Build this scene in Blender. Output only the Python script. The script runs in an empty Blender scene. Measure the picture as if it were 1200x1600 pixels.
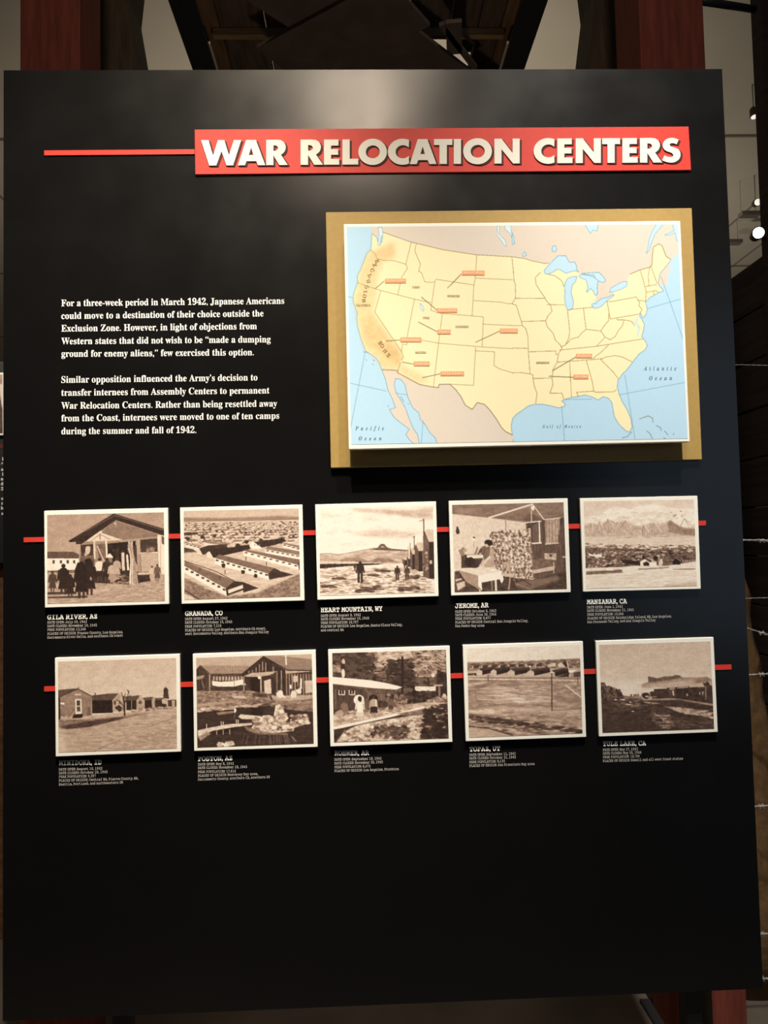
import bpy, bmesh, math, random
import numpy as np
from mathutils import Matrix, Vector
from mathutils.geometry import tessellate_polygon

S = bpy.context.scene
COL = S.collection
random.seed(7)
RNG = np.random.RandomState(11)

# ------------------------------------------------------------------ camera
F = 1150.0
RC = np.array([[0.99925966, 0.02257029, -0.03115623],
               [-0.0211219, 0.99871538, 0.04605925],
               [0.03215577, -0.04536707, 0.99845272]])      # rows: right, down, forward (panel frame)
CAMZ = 1.50
CAM = np.array([-0.03704, -1.51693, CAMZ])
PW, PH = 1.524, 1.9275
PTOP = CAMZ + 1.00896
PBOT = PTOP - PH


def to_world(v):
    return np.array([v[0], v[2], -v[1]])


rw, dw, fw = [to_world(RC[i]) for i in range(3)]
cam_d = bpy.data.cameras.new('camera')
cam_d.sensor_fit = 'VERTICAL'
cam_d.sensor_height = 36.0
cam_d.lens = F / 1600 * 36.0
cam_d.clip_start = 0.05
cam_o = bpy.data.objects.new('camera', cam_d)
COL.objects.link(cam_o)
M = Matrix.Identity(4)
for i in range(3):
    M[i][0], M[i][1], M[i][2], M[i][3] = rw[i], -dw[i], -fw[i], CAM[i]
cam_o.matrix_world = M
S.camera = cam_o

# ------------------------------------------------------------------ world, lights, exposure
S.view_settings.view_transform = 'Standard'
S.view_settings.look = 'None'
S.view_settings.exposure = 0.0
S.view_settings.gamma = 1.0
S.view_settings.use_curve_mapping = False
wd = bpy.data.worlds.new('world')
S.world = wd
wd.use_nodes = True
wd.node_tree.nodes['Background'].inputs[0].default_value = (1.0, 0.86, 0.70, 1)
wd.node_tree.nodes['Background'].inputs[1].default_value = 0.02


def spot(name, loc, target, energy, size_deg, blend, color, radius=0.03):
    l = bpy.data.lights.new(name, 'SPOT')
    l.energy = energy
    l.spot_size = math.radians(size_deg)
    l.spot_blend = blend
    l.color = color
    l.shadow_soft_size = radius
    o = bpy.data.objects.new(name, l)
    COL.objects.link(o)
    o.location = loc
    o.rotation_euler = (Vector(target) - Vector(loc)).to_track_quat('-Z', 'Y').to_euler()
    return o


spot('spotlight', (0.23, -1.75, 4.25), (0.22, 0, 1.15), 86, 56, 1.0, (1.0, 0.92, 0.78), 0.035)
spot('spotlight', (-0.11, -1.75, 4.25), (-0.15, 0, 1.05), 52, 56, 1.0, (1.0, 0.90, 0.73), 0.035)
spot('spotlight', (-0.58, -1.75, 4.25), (-0.50, 0, 1.05), 50, 58, 1.0, (1.0, 0.79, 0.48), 0.035)
spot('spotlight', (0.66, -1.25, 3.95), (0.90, 0, 0.95), 500, 54, 1.0, (1.0, 0.93, 0.81), 0.03)
spot('spotlight', (-0.16, -1.25, 3.95), (-0.92, 0, 0.82), 740, 52, 1.0, (1.0, 0.90, 0.74), 0.03)
spot('spotlight', (-1.9, 0.2, 3.4), (-1.1, 1.42, 1.9), 170, 50, 1.0, (1.0, 0.92, 0.8), 0.03)  # spot added to brighten the second panel
# cool area light added front right for the bluish tint on the panel
al = bpy.data.lights.new('cool_fill', 'AREA')
al.shape = 'RECTANGLE'
al.size, al.size_y = 1.8, 2.4
al.energy = 8.5
al.color = (0.55, 0.76, 1.0)
alo = bpy.data.objects.new('cool_fill', al)
COL.objects.link(alo)
alo.location = (2.6, -3.6, 1.9)
alo.rotation_euler = (Vector((0.4, 0, 1.5)) - Vector((2.6, -3.6, 1.9))).to_track_quat('-Z', 'Y').to_euler()
# unseen fill lights added to brighten the ceiling, posts and deck
spot('spotlight', (0.35, 2.6, 1.9), (0.35, 5.2, 4.6), 170, 150, 1.0, (1.0, 0.86, 0.66), 0.12)
spot('spotlight', (1.2, 5.6, 2.6), (1.9, 6.6, 4.6), 150, 160, 1.0, (1.0, 0.88, 0.70), 0.12)
spot('spotlight', (-1.4, 4.4, 2.2), (-1.9, 6.0, 4.6), 40, 160, 1.0, (1.0, 0.84, 0.66), 0.12)
spot('spotlight', (0.0, -2.4, 3.9), (0.0, 1.0, 3.2), 110, 70, 1.0, (1.0, 0.80, 0.60), 0.2)  # added fill from the front, reaches the post faces over the panel
pl = bpy.data.lights.new('hidden_fill', 'POINT')  # point fill added out of view behind the panel, for deck and posts
pl.energy = 10.5
pl.color = (1.0, 0.78, 0.55)
pl.shadow_soft_size = 0.1
plo = bpy.data.objects.new('hidden_fill', pl)
COL.objects.link(plo)
plo.location = (0.0, 0.50, 1.55)


# ------------------------------------------------------------------ helpers
def ray(px, py):
    d = RC.T @ np.array([(px - 600) / F, (py - 800) / F, 1.0])
    return to_world(d)


def W(px, py, Y):
    """point where the sight line of a photo pixel meets the vertical plane at depth Y"""
    d = ray(px, py)
    return CAM + d * ((Y - CAM[1]) / d[1])


def P(px, py, off=0.0):
    return W(px, py, -off)


def lin(c):
    c = np.asarray(c, float) / 255.0
    return np.where(c <= 0.04045, c / 12.92, ((c + 0.055) / 1.055) ** 2.4)


def mat(name, rgb, rough=0.6, spec=0.4, noise=0.0, scale=20.0, stretch=(1, 1, 1), bump=0.0, metal=0.0, rgb2=None, rough_noise=0.0):
    m = bpy.data.materials.new(name)
    m.use_nodes = True
    nt = m.node_tree
    b = nt.nodes['Principled BSDF']
    b.inputs['Base Color'].default_value = (*rgb, 1)
    b.inputs['Roughness'].default_value = rough
    b.inputs['Specular IOR Level'].default_value = spec
    b.inputs['Metallic'].default_value = metal
    if noise or bump or rough_noise:
        tc = nt.nodes.new('ShaderNodeTexCoord')
        mp = nt.nodes.new('ShaderNodeMapping')
        mp.inputs['Scale'].default_value = stretch
        nz = nt.nodes.new('ShaderNodeTexNoise')
        nz.inputs['Scale'].default_value = scale
        nz.inputs['Detail'].default_value = 6
        nt.links.new(tc.outputs['Object'], mp.inputs[0])
        nt.links.new(mp.outputs[0], nz.inputs['Vector'])
        if noise:
            rp = nt.nodes.new('ShaderNodeValToRGB')
            c2 = rgb2 if rgb2 else tuple(min(1, v * (1 + noise)) for v in rgb)
            c1 = tuple(v * (1 - noise) for v in rgb)
            rp.color_ramp.elements[0].position = 0.3
            rp.color_ramp.elements[0].color = (*c1, 1)
            rp.color_ramp.elements[1].position = 0.7
            rp.color_ramp.elements[1].color = (*c2, 1)
            nt.links.new(nz.outputs['Fac'], rp.inputs[0])
            nt.links.new(rp.outputs[0], b.inputs['Base Color'])
        if rough_noise:
            mr = nt.nodes.new('ShaderNodeMapRange')
            mr.inputs['From Min'].default_value = 0.3
            mr.inputs['From Max'].default_value = 0.7
            mr.inputs['To Min'].default_value = rough - rough_noise
            mr.inputs['To Max'].default_value = rough + rough_noise
            nt.links.new(nz.outputs['Fac'], mr.inputs['Value'])
            nt.links.new(mr.outputs[0], b.inputs['Roughness'])
        if bump:
            bp = nt.nodes.new('ShaderNodeBump')
            bp.inputs['Strength'].default_value = bump
            bp.inputs['Distance'].default_value = 0.01
            nt.links.new(nz.outputs['Fac'], bp.inputs['Height'])
            nt.links.new(bp.outputs[0], b.inputs['Normal'])
    return m


def emis(name, rgb, s):
    m = bpy.data.materials.new(name)
    m.use_nodes = True
    b = m.node_tree.nodes['Principled BSDF']
    b.inputs['Base Color'].default_value = (*rgb, 1)
    b.inputs['Emission Color'].default_value = (*rgb, 1)
    b.inputs['Emission Strength'].default_value = s
    return m


def root_loc(o):
    v = Vector((0, 0, 0))
    while o is not None:
        v += o.location
        o = o.parent
    return v


def thing(name, label, cat, loc=(0, 0, 0), group=None):
    o = bpy.data.objects.new(name, None)
    o.empty_display_size = 0.05
    COL.objects.link(o)
    o.location = loc
    return tag(o, label, cat, group)


def tag(o, label, cat, group=None):
    o['label'] = label
    o['category'] = cat
    if group:
        o['group'] = group
    return o


def mesh(name, verts, faces, m, parent=None, smooth=False, label=None, loc=None):
    base = root_loc(parent) if parent else Vector(loc if loc is not None else (0, 0, 0))
    me = bpy.data.meshes.new(name)
    me.from_pydata([tuple(Vector(v) - base) for v in verts], [], faces)
    me.materials.append(m)
    if smooth:
        me.polygons.foreach_set('use_smooth', [True] * len(me.polygons))
    me.update()
    o = bpy.data.objects.new(name, me)
    COL.objects.link(o)
    if parent:
        o.parent = parent
    else:
        o.location = base
    if label:
        o['label'] = label
    return o


def box_vf(x0, x1, y0, y1, z0, z1):
    v = [(x, y, z) for z in (z0, z1) for y in (y0, y1) for x in (x0, x1)]
    f = [(0, 2, 3, 1), (4, 5, 7, 6), (0, 1, 5, 4), (2, 6, 7, 3), (0, 4, 6, 2), (1, 3, 7, 5)]
    return v, f


def bevel(o, w, seg=2):
    md = o.modifiers.new('bevel', 'BEVEL')
    md.width = w
    md.segments = seg
    md.limit_method = 'ANGLE'
    return o


def box(name, b, m, parent=None, bv=0.0, **k):
    v, f = box_vf(*b)
    o = mesh(name, v, f, m, parent, **k)
    return bevel(o, bv) if bv else o


def hexa(name, front, back, m, parent=None, bv=0.0, **k):
    """front, back: four points each (TL, TR, BR, BL)"""
    v = list(front) + list(back)
    f = [(3, 2, 1, 0), (4, 5, 6, 7), (0, 1, 5, 4), (1, 2, 6, 5), (2, 3, 7, 6), (3, 0, 4, 7)]
    o = mesh(name, v, f, m, parent, **k)
    return bevel(o, bv) if bv else o


def slab(name, quad_px, off_front, off_back, m, parent=None, bv=0.0, **k):
    """a board parallel to the panel; its outline is taken on its front face"""
    fr = [P(x, y, off_front) for x, y in quad_px]
    bk = [p + np.array([0, off_front - off_back, 0]) for p in fr]
    return hexa(name, fr, bk, m, parent, bv, **k)


def plate_vf(loops, thick):
    """loops of 3D points in a plane facing -Y; front at given y, back thick behind"""
    tri = tessellate_polygon([[Vector((p[0], p[2], 0)) for p in lp] for lp in loops])
    flat = [p for lp in loops for p in lp]
    n = len(flat)
    v = [tuple(p) for p in flat] + [(p[0], p[1] + thick, p[2]) for p in flat]
    f = []
    for a, b, c in tri:
        pa, pb, pc = flat[a], flat[b], flat[c]
        s = (pb[0] - pa[0]) * (pc[2] - pa[2]) - (pb[2] - pa[2]) * (pc[0] - pa[0])
        t = (a, b, c) if s > 0 else (a, c, b)
        f.append(t)
        f.append((t[2] + n, t[1] + n, t[0] + n))
    k = 0
    for lp in loops:
        L = len(lp)
        for i in range(L):
            a, b = k + i, k + (i + 1) % L
            f.append((a, b, b + n, a + n))
        k += L
    return v, f


def plate(name, loops, thick, m, parent=None, **k):
    v, f = plate_vf(loops, thick)
    return mesh(name, v, f, m, parent, **k)


def tube_vf(pts, r, n=8):
    pts = [np.array(p, float) for p in pts]
    v, f = [], []
    for i, p in enumerate(pts):
        t = pts[min(i + 1, len(pts) - 1)] - pts[max(i - 1, 0)]
        t /= np.linalg.norm(t)
        a = np.array([0, 0, 1.0]) if abs(t[2]) < 0.9 else np.array([1.0, 0, 0])
        u = np.cross(t, a)
        u /= np.linalg.norm(u)
        w = np.cross(t, u)
        rr = r[i] if hasattr(r, '__len__') else r
        for k in range(n):
            q = 2 * math.pi * k / n
            v.append(p + rr * (math.cos(q) * u + math.sin(q) * w))
    for i in range(len(pts) - 1):
        for k in range(n):
            f.append((i * n + k, i * n + (k + 1) % n, (i + 1) * n + (k + 1) % n, (i + 1) * n + k))
    f.append(tuple(range(n))[::-1])
    f.append(tuple(range((len(pts) - 1) * n, len(pts) * n)))
    return v, f


def tube(name, pts, r, m, parent=None, n=8, **k):
    v, f = tube_vf(pts, r, n)
    return mesh(name, v, f, m, parent, smooth=True, **k)


def join_vf(parts):
    V, Fc = [], []
    for v, f in parts:
        k = len(V)
        V += list(v)
        Fc += [tuple(i + k for i in q) for q in f]
    return V, Fc


# ---- writing (mathematical alphabets of the built-in font: bold serif, typewriter, italic)
def bold(s):
    return ''.join(chr(0x1D400 + ord(c) - 65) if 'A' <= c <= 'Z' else chr(0x1D41A + ord(c) - 97) if 'a' <= c <= 'z' else chr(0x1D7CE + ord(c) - 48) if '0' <= c <= '9' else c for c in s)


def mono(s):
    return ''.join(chr(0x1D670 + ord(c) - 65) if 'A' <= c <= 'Z' else chr(0x1D68A + ord(c) - 97) if 'a' <= c <= 'z' else chr(0x1D7F6 + ord(c) - 48) if '0' <= c <= '9' else c for c in s)


def bital(s):
    return ''.join(chr(0x1D468 + ord(c) - 65) if 'A' <= c <= 'Z' else chr(0x1D482 + ord(c) - 97) if 'a' <= c <= 'z' else c for c in s)


def glyphs(body, offset=0.0, spacing=1.0):
    c = bpy.data.curves.new('writing', 'FONT')
    c.body = body
    c.size = 1.0
    c.offset = offset
    c.space_character = spacing
    c.resolution_u = 2
    o = bpy.data.objects.new('writing', c)
    COL.objects.link(o)
    bpy.context.view_layer.update()
    me = o.evaluated_get(bpy.context.evaluated_depsgraph_get()).to_mesh()
    co = np.zeros(len(me.vertices) * 3)
    me.vertices.foreach_get('co', co)
    co = co.reshape(-1, 3)
    fc = [tuple(p.vertices) for p in me.polygons]
    o.to_mesh_clear()
    bpy.data.objects.remove(o)
    bpy.data.curves.remove(c)
    return co, fc


CAPS = {}


def cap_h(fn):
    if fn not in CAPS:
        CAPS[fn] = glyphs(fn('H'))[0][:, 1].max()
    return CAPS[fn]


def line_vf(s, fn, p0, p1, cap_px, off, offset=0.0, spacing=1.0):
    """one line of writing from pixel p0 to pixel p1 (baseline) on the plane off in front of the panel"""
    co, fc = glyphs(fn(s), offset, spacing)
    a, b = P(*p0, off), P(*p1, off)
    e = (b - a)
    L = np.linalg.norm(e)
    e /= L
    up = np.array([-e[2], 0, e[0]])
    sx = L / (co[:, 0].max() - co[:, 0].min())
    cm = np.linalg.norm(P(p0[0], p0[1] - cap_px, off) - a)
    sy = cm / cap_h(fn)
    x = (co[:, 0] - co[:, 0].min()) * sx
    y = co[:, 1] * sy
    v = a[None, :] + x[:, None] * e[None, :] + y[:, None] * up[None, :]
    return [tuple(q) for q in v], fc


# ------------------------------------------------------------------ printed pictures: drawn as colour on a fine mesh
def homography(src, dst):
    A = []
    for (x, y), (u, v) in zip(src, dst):
        A.append([x, y, 1, 0, 0, 0, -u * x, -u * y, -u])
        A.append([0, 0, 0, x, y, 1, -v * x, -v * y, -v])
    return np.linalg.svd(np.array(A, float))[2][-1].reshape(3, 3)


def blur(a, k):
    if k < 1:
        return a
    for ax in (0, 1):
        pad = [(0, 0)] * a.ndim
        pad[ax] = (k, k)
        c = np.cumsum(np.pad(a, pad, mode='edge'), axis=ax)
        z = np.zeros_like(np.take(c, [0], ax))
        c = np.concatenate([z, c], ax)
        n = a.shape[ax]
        hi = np.take(c, np.arange(2 * k + 1, 2 * k + 1 + n), ax)
        lo = np.take(c, np.arange(0, n), ax)
        a = (hi - lo) / (2 * k + 1)
    return a


class Print:
    def __init__(s, corners, w, h, ss=2, base=(255, 255, 255)):
        s.w, s.h, s.ss = w, h, ss
        s.W, s.H = w * ss, h * ss
        s.Hm = homography(corners, [(0, 0), (s.W, 0), (s.W, s.H), (0, s.H)])
        s.a = np.ones((s.H, s.W, 3)) * np.array(base, float)
        s.cache = {}
        x0, y0 = corners[0]
        s.unit = s.W / math.hypot(corners[1][0] - x0, corners[1][1] - y0)

    def px(s, pts):
        if isinstance(pts, str):
            pts = [tuple(map(float, q.split(','))) for q in pts.split()]
        p = np.array([(x, y, 1) for x, y in pts], float) @ s.Hm.T
        return p[:, :2] / p[:, 2:]

    def noise(s, sx, sy):
        k = (sx, sy, RNG.randint(3))
        if k not in s.cache:
            out = np.zeros((s.H, s.W))
            amp = 1.0
            for o in range(3):
                gx, gy = max(2, int(s.W / max(1, sx / 2 ** o)) + 2), max(2, int(s.H / max(1, sy / 2 ** o)) + 2)
                g = RNG.rand(gy, gx) - 0.5
                xs, ys = np.linspace(0, gx - 1.001, s.W), np.linspace(0, gy - 1.001, s.H)
                xi, yi = xs.astype(int), ys.astype(int)
                fx, fy = (xs - xi)[None, :], (ys - yi)[:, None]
                fx, fy = fx * fx * (3 - 2 * fx), fy * fy * (3 - 2 * fy)
                out += amp * ((g[yi][:, xi] * (1 - fx) + g[yi][:, xi + 1] * fx) * (1 - fy) + (g[yi + 1][:, xi] * (1 - fx) + g[yi + 1][:, xi + 1] * fx) * fy)
                amp *= 0.6
            s.cache[k] = out
        return s.cache[k]

    def mask(s, q):
        m = np.zeros((s.H, s.W))
        x, y = q[:, 0], q[:, 1]
        x2, y2 = np.roll(x, -1), np.roll(y, -1)
        r0, r1 = max(0, int(y.min()) - 1), min(s.H - 1, int(y.max()) + 1)
        for r in range(r0, r1 + 1):
            yc = r + 0.5
            c = ((y <= yc) & (y2 > yc)) | ((y2 <= yc) & (y > yc))
            if not c.any():
                continue
            xs = np.sort(x[c] + (yc - y[c]) / (y2[c] - y[c]) * (x2[c] - x[c]))
            for i in range(0, len(xs) - 1, 2):
                a, b = max(0, int(math.ceil(xs[i] - 0.5))), min(s.W, int(math.floor(xs[i + 1] - 0.5)) + 1)
                if b > a:
                    m[r, a:b] = 1
        return m

    def put(s, m, col, a=1.0, n=0.0, sc=(10, 10)):
        col = np.array(col if hasattr(col, '__len__') else (col,) * 3, float)
        c = np.ones((s.H, s.W, 3)) * col
        if n:
            c = c + (s.noise(*sc) * 2 * n)[:, :, None]
        mm = (m * a)[:, :, None]
        s.a = s.a * (1 - mm) + c * mm

    def poly(s, pts, col, a=1.0, n=0.0, sc=(10, 10), f=0):
        m = s.mask(s.px(pts))
        if f:
            m = blur(blur(m, f), f)
        s.put(m, col, a, n, sc)

    def small(s, q, col, a=1.0):
        """fast fill of a small polygon given in raster pixels"""
        x0, x1 = int(max(0, q[:, 0].min() - 1)), int(min(s.W, q[:, 0].max() + 2))
        y0, y1 = int(max(0, q[:, 1].min() - 1)), int(min(s.H, q[:, 1].max() + 2))
        if x1 <= x0 or y1 <= y0:
            return
        X, Y = np.meshgrid(np.arange(x0, x1) + 0.5, np.arange(y0, y1) + 0.5)
        ins = np.zeros(X.shape, bool)
        k = len(q)
        for i in range(k):
            (ax, ay), (bx, by) = q[i], q[(i + 1) % k]
            if ay == by:
                continue
            c = ((ay <= Y) & (by > Y)) | ((by <= Y) & (ay > Y))
            ins ^= c & (X < ax + (Y - ay) / (by - ay) * (bx - ax))
        col = np.array(col if hasattr(col, '__len__') else (col,) * 3, float)
        sub = s.a[y0:y1, x0:x1]
        sub[ins] = sub[ins] * (1 - a) + col * a

    def line(s, pts, w, col, a=1.0):
        q = s.px(pts)
        hw = max(0.5, w * s.unit / 2)
        for i in range(len(q) - 1):
            d = q[i + 1] - q[i]
            L = np.linalg.norm(d)
            if L < 1e-6:
                continue
            d /= L
            nrm = np.array([-d[1], d[0]]) * hw
            e = d * hw * 0.5
            s.small(np.array([q[i] + nrm - e, q[i + 1] + nrm + e, q[i + 1] - nrm + e, q[i] - nrm - e]), col, a)

    def blob(s, x, y, rx, ry, col, a=1.0, jag=0.25, n=9):
        t = np.linspace(0, 2 * math.pi, n, endpoint=False)
        r = 1 + (RNG.rand(n) - 0.5) * 2 * jag
        s.small(s.px([(x + rx * math.cos(u) * k, y + ry * math.sin(u) * k) for u, k in zip(t, r)]), col, a)

    def scatter(s, quad, count, rx, ry, g0, g1, a=0.8, jag=0.4):
        (ax, ay), (bx, by), (cx, cy), (dx, dy) = quad
        for _ in range(count):
            u, v = RNG.rand(), RNG.rand()
            x = (ax * (1 - u) + bx * u) * (1 - v) + (dx * (1 - u) + cx * u) * v
            y = (ay * (1 - u) + by * u) * (1 - v) + (dy * (1 - u) + cy * u) * v
            k = 0.5 + RNG.rand()
            s.blob(x, y, rx * k, ry * k, g0 + (g1 - g0) * RNG.rand(), a, jag, 7)

    def vgrad(s, g0, g1, n=4):
        t = np.linspace(0, 1, s.H)[:, None, None]
        s.a = np.ones((s.H, s.W, 3)) * (g0 * (1 - t) + g1 * t) + (s.noise(30, 14) * 2 * n)[:, :, None]

    def person(s, x, y, h, g, coat=None, skirt=False, top=None):
        w = h * 0.15
        leg = g if coat is None else coat
        if skirt:
            s.small(s.px([(x - w * .75, y - h * .55), (x + w * .75, y - h * .55), (x + w * 1.2, y - h * .16), (x - w * 1.2, y - h * .16)]), leg)
            s.line([(x - w * .4, y - h * .18), (x - w * .4, y)], w * .45, g * .8 + 30)
            s.line([(x + w * .4, y - h * .18), (x + w * .4, y)], w * .45, g * .8 + 30)
        else:
            s.line([(x - w * .45, y - h * .5), (x - w * .5, y)], w * .75, leg)
            s.line([(x + w * .45, y - h * .5), (x + w * .5, y)], w * .75, leg)
        tp = g if top is None else top
        s.small(s.px([(x - w * .5, y - h * .86), (x + w * .5, y - h * .86), (x + w * 1.05, y - h * .78), (x + w * .85, y - h * .44), (x - w * .85, y - h * .44), (x - w * 1.05, y - h * .78)]), tp)
        s.line([(x - w * .95, y - h * .78), (x - w * 1.25, y - h * .45)], w * .45, tp)
        s.line([(x + w * .95, y - h * .78), (x + w * 1.25, y - h * .45)], w * .45, tp)
        s.blob(x, y - h * .93, w * .5, h * .075, min(g, 60), 1, .05)

    def house(s, gx0, gx1, base0, base1, eave0, eave1, apx, apy, rx, ry_top, ry_eave, ry_base, wall, side, roof, edge=None):
        """barrack: gable end gx0..gx1 and a long side running to rx"""
        s.small(s.px([(gx1, eave1), (rx, ry_eave), (rx, ry_base), (gx1, base1)]), side)
        s.small(s.px([(apx, apy), (rx, ry_top), (rx, ry_eave), (gx1, eave1)]), roof)
        s.small(s.px([(gx0, eave0), (apx, apy), (gx1, eave1), (gx1, base1), (gx0, base0)]), wall)
        if edge is not None:
            s.line([(gx0, eave0), (apx, apy), (gx1, eave1)], 8, edge)

    def rgb(s, sepia=True, grain=5):
        a = s.a.reshape(s.h, s.ss, s.w, s.ss, 3).mean((1, 3))
        if grain:
            g1 = blur(RNG.rand(s.h, s.w, 1) - .5, 1) * 3.0
            g2 = blur(RNG.rand(s.h, s.w, 1) - .5, 4) * 8.0
            a = a + (g1 + .5 * g2) * grain + (RNG.rand(s.h, s.w, 1) - .5) * grain
        if sepia:
            xs = [0, 50, 110, 165, 215, 255]
            lut = [(30, 20, 18), (69, 53, 47), (127, 102, 90), (182, 154, 137), (225, 203, 186), (250, 241, 230)]
            g = (a[:, :, 0] - 120) * 1.13 + 128
            a = np.stack([np.interp(g, xs, [c[k] for c in lut]) for k in range(3)], 2)
        return np.clip(a, 0, 255)


PRINT_MAT = bpy.data.materials.new('printed_paper')
PRINT_MAT.use_nodes = True
_nt = PRINT_MAT.node_tree
_at = _nt.nodes.new('ShaderNodeAttribute')
_at.attribute_name = 'ink'
_nt.links.new(_at.outputs['Color'], _nt.nodes['Principled BSDF'].inputs['Base Color'])
_nt.nodes['Principled BSDF'].inputs['Roughness'].default_value = 0.55
_nt.nodes['Principled BSDF'].inputs['Specular IOR Level'].default_value = 0.25


def print_sheet(name, rgb, quad3, parent, label=None):
    """grid mesh over the quad (TL, TR, BR, BL) carrying the picture as vertex ink"""
    h, w = rgb.shape[:2]
    base = np.array(root_loc(parent))
    u = np.linspace(0, 1, w)[None, :, None]
    v = np.linspace(0, 1, h)[:, None, None]
    tl, tr, br, bl = [np.array(q) for q in quad3]
    pts = (tl * (1 - u) + tr * u) * (1 - v) + (bl * (1 - u) + br * u) * v - base
    me = bpy.data.meshes.new(name)
    idx = np.arange(h * w).reshape(h, w)
    q = np.stack([idx[:-1, :-1], idx[1:, :-1], idx[1:, 1:], idx[:-1, 1:]], 2).reshape(-1, 4)
    me.vertices.add(h * w)
    me.vertices.foreach_set('co', pts.reshape(-1).astype(np.float32))
    me.loops.add(q.size)
    me.loops.foreach_set('vertex_index', q.reshape(-1).astype(np.int32))
    me.polygons.add(len(q))
    me.polygons.foreach_set('loop_start', np.arange(0, q.size, 4, dtype=np.int32))
    me.polygons.foreach_set('loop_total', np.full(len(q), 4, dtype=np.int32))
    me.update(calc_edges=True)
    ca = me.color_attributes.new('ink', 'FLOAT_COLOR', 'POINT')
    c = np.ones((h * w, 4), np.float32)
    c[:, :3] = lin(rgb.reshape(-1, 3)) * 0.88
    ca.data.foreach_set('color', c.reshape(-1))
    me.materials.append(PRINT_MAT)
    o = bpy.data.objects.new(name, me)
    COL.objects.link(o)
    o.parent = parent
    if label:
        o['label'] = label
    return o


# ------------------------------------------------------------------ materials
M_PANEL = mat('black_laminate', (0.0042, 0.0040, 0.0042), 0.245, 0.42, scale=9, rough_noise=0.025)
M_PANEL_EDGE = mat('black_edge', (0.012, 0.012, 0.012), 0.5, 0.4)
M_RED = mat('red_vinyl', (0.58, 0.040, 0.028), 0.5, 0.25, noise=0.04, scale=60)
M_DARK_RED = mat('dark_red_vinyl', (0.09, 0.012, 0.012), 0.6, 0.3)
M_WHITE_INK = mat('white_ink', (0.86, 0.84, 0.80), 0.6, 0.2)
M_GREY_INK = mat('grey_typed_ink', (0.42, 0.39, 0.37), 0.6, 0.2)
M_LETTER = mat('cream_letter', (0.76, 0.73, 0.66), 0.55, 0.25)
M_LETTER_DARK = mat('maroon_drop_shadow', (0.055, 0.010, 0.008), 0.6, 0.2)  # colour of the drop shadow printed under the title letters
M_MOUNT = mat('cream_mount_board', (0.85, 0.83, 0.77), 0.55, 0.3, noise=0.02, scale=40)
M_GOLD = mat('ochre_board', (0.38, 0.25, 0.078), 0.55, 0.3, noise=0.05, scale=90)
M_TAG = mat('orange_tag', (0.86, 0.37, 0.19), 0.6, 0.2)
M_TAG_INK = mat('pale_orange_ink', (0.88, 0.66, 0.42), 0.6, 0.2)
M_BROWN_INK = mat('brown_ink', (0.33, 0.25, 0.13), 0.6, 0.2)
M_ZONE_INK = mat('tan_zone_ink', (0.42, 0.29, 0.14), 0.6, 0.2)
M_BLUE_INK = mat('slate_blue_ink', (0.10, 0.17, 0.24), 0.6, 0.2)
M_CEIL = mat('off_white_ceiling_paint', (0.62, 0.58, 0.51), 0.8, 0.2, noise=0.03, scale=3)
M_SEAM = mat('ceiling_seam', (0.24, 0.21, 0.18), 0.8, 0.2)
M_FLOOR = mat('brown_concrete', (0.10, 0.082, 0.068), 0.55, 0.3, noise=0.25, scale=4)
M_WALL = mat('warm_grey_wall_paint', (0.42, 0.38, 0.33), 0.8, 0.2, noise=0.04, scale=3)
M_TAR = mat('dark_stained_planks', (0.030, 0.020, 0.020), 0.8, 0.2, noise=0.4, scale=6, stretch=(1, 0.3, 6), bump=0.3)
M_BROWNWALL = mat('brown_planks', (0.11, 0.055, 0.026), 0.8, 0.2, noise=0.35, scale=8, stretch=(1, 1, 6))
M_REDPOST = mat('oxide_red_timber', (0.150, 0.034, 0.022), 0.7, 0.25, noise=0.25, scale=14, stretch=(4, 4, 0.5), bump=0.25)
M_DARKPOST = mat('dark_brown_timber', (0.055, 0.040, 0.026), 0.8, 0.2, noise=0.3, scale=14, stretch=(4, 4, 0.5), bump=0.25)
M_STEEL = mat('black_steel', (0.018, 0.019, 0.021), 0.5, 0.4)
M_STRIP = mat('pale_metal_strip', (0.55, 0.52, 0.46), 0.4, 0.5)
M_DECK = mat('brown_deck_plank', (0.178, 0.105, 0.061), 0.8, 0.2, noise=0.3, scale=10, stretch=(6, 0.6, 1), bump=0.2)
M_DECK2 = mat('dark_deck_plank', (0.099, 0.072, 0.054), 0.8, 0.2, noise=0.3, scale=10, stretch=(6, 0.6, 1), bump=0.2)
M_JOIST = mat('light_brown_joist', (0.26, 0.18, 0.1), 0.8, 0.2, noise=0.25, scale=10, stretch=(0.6, 6, 6), bump=0.2)
M_BRACE = mat('grey_brown_brace', (0.093, 0.069, 0.06), 0.8, 0.2, noise=0.2, scale=10)
M_WIRE = mat('galvanised_wire', (0.34, 0.31, 0.29), 0.45, 0.5, metal=0.6)
M_CANVAS = mat('brown_canvas', (0.125, 0.070, 0.030), 0.85, 0.2, noise=0.25, scale=26, bump=0.5)
M_LAMP = mat('black_lamp_housing', (0.02, 0.02, 0.022), 0.45, 0.4)
M_BULB = emis('lit_lamp_glass', (1.0, 0.97, 0.90), 14.0)
M_BULB2 = emis('dim_lamp_glass', (1.0, 0.93, 0.80), 0.8)
M_TRACK = mat('grey_track', (0.20, 0.18, 0.16), 0.5, 0.4)


def struct(name, b, m):
    o = box(name, b, m)
    o['kind'] = 'structure'
    return o


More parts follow.
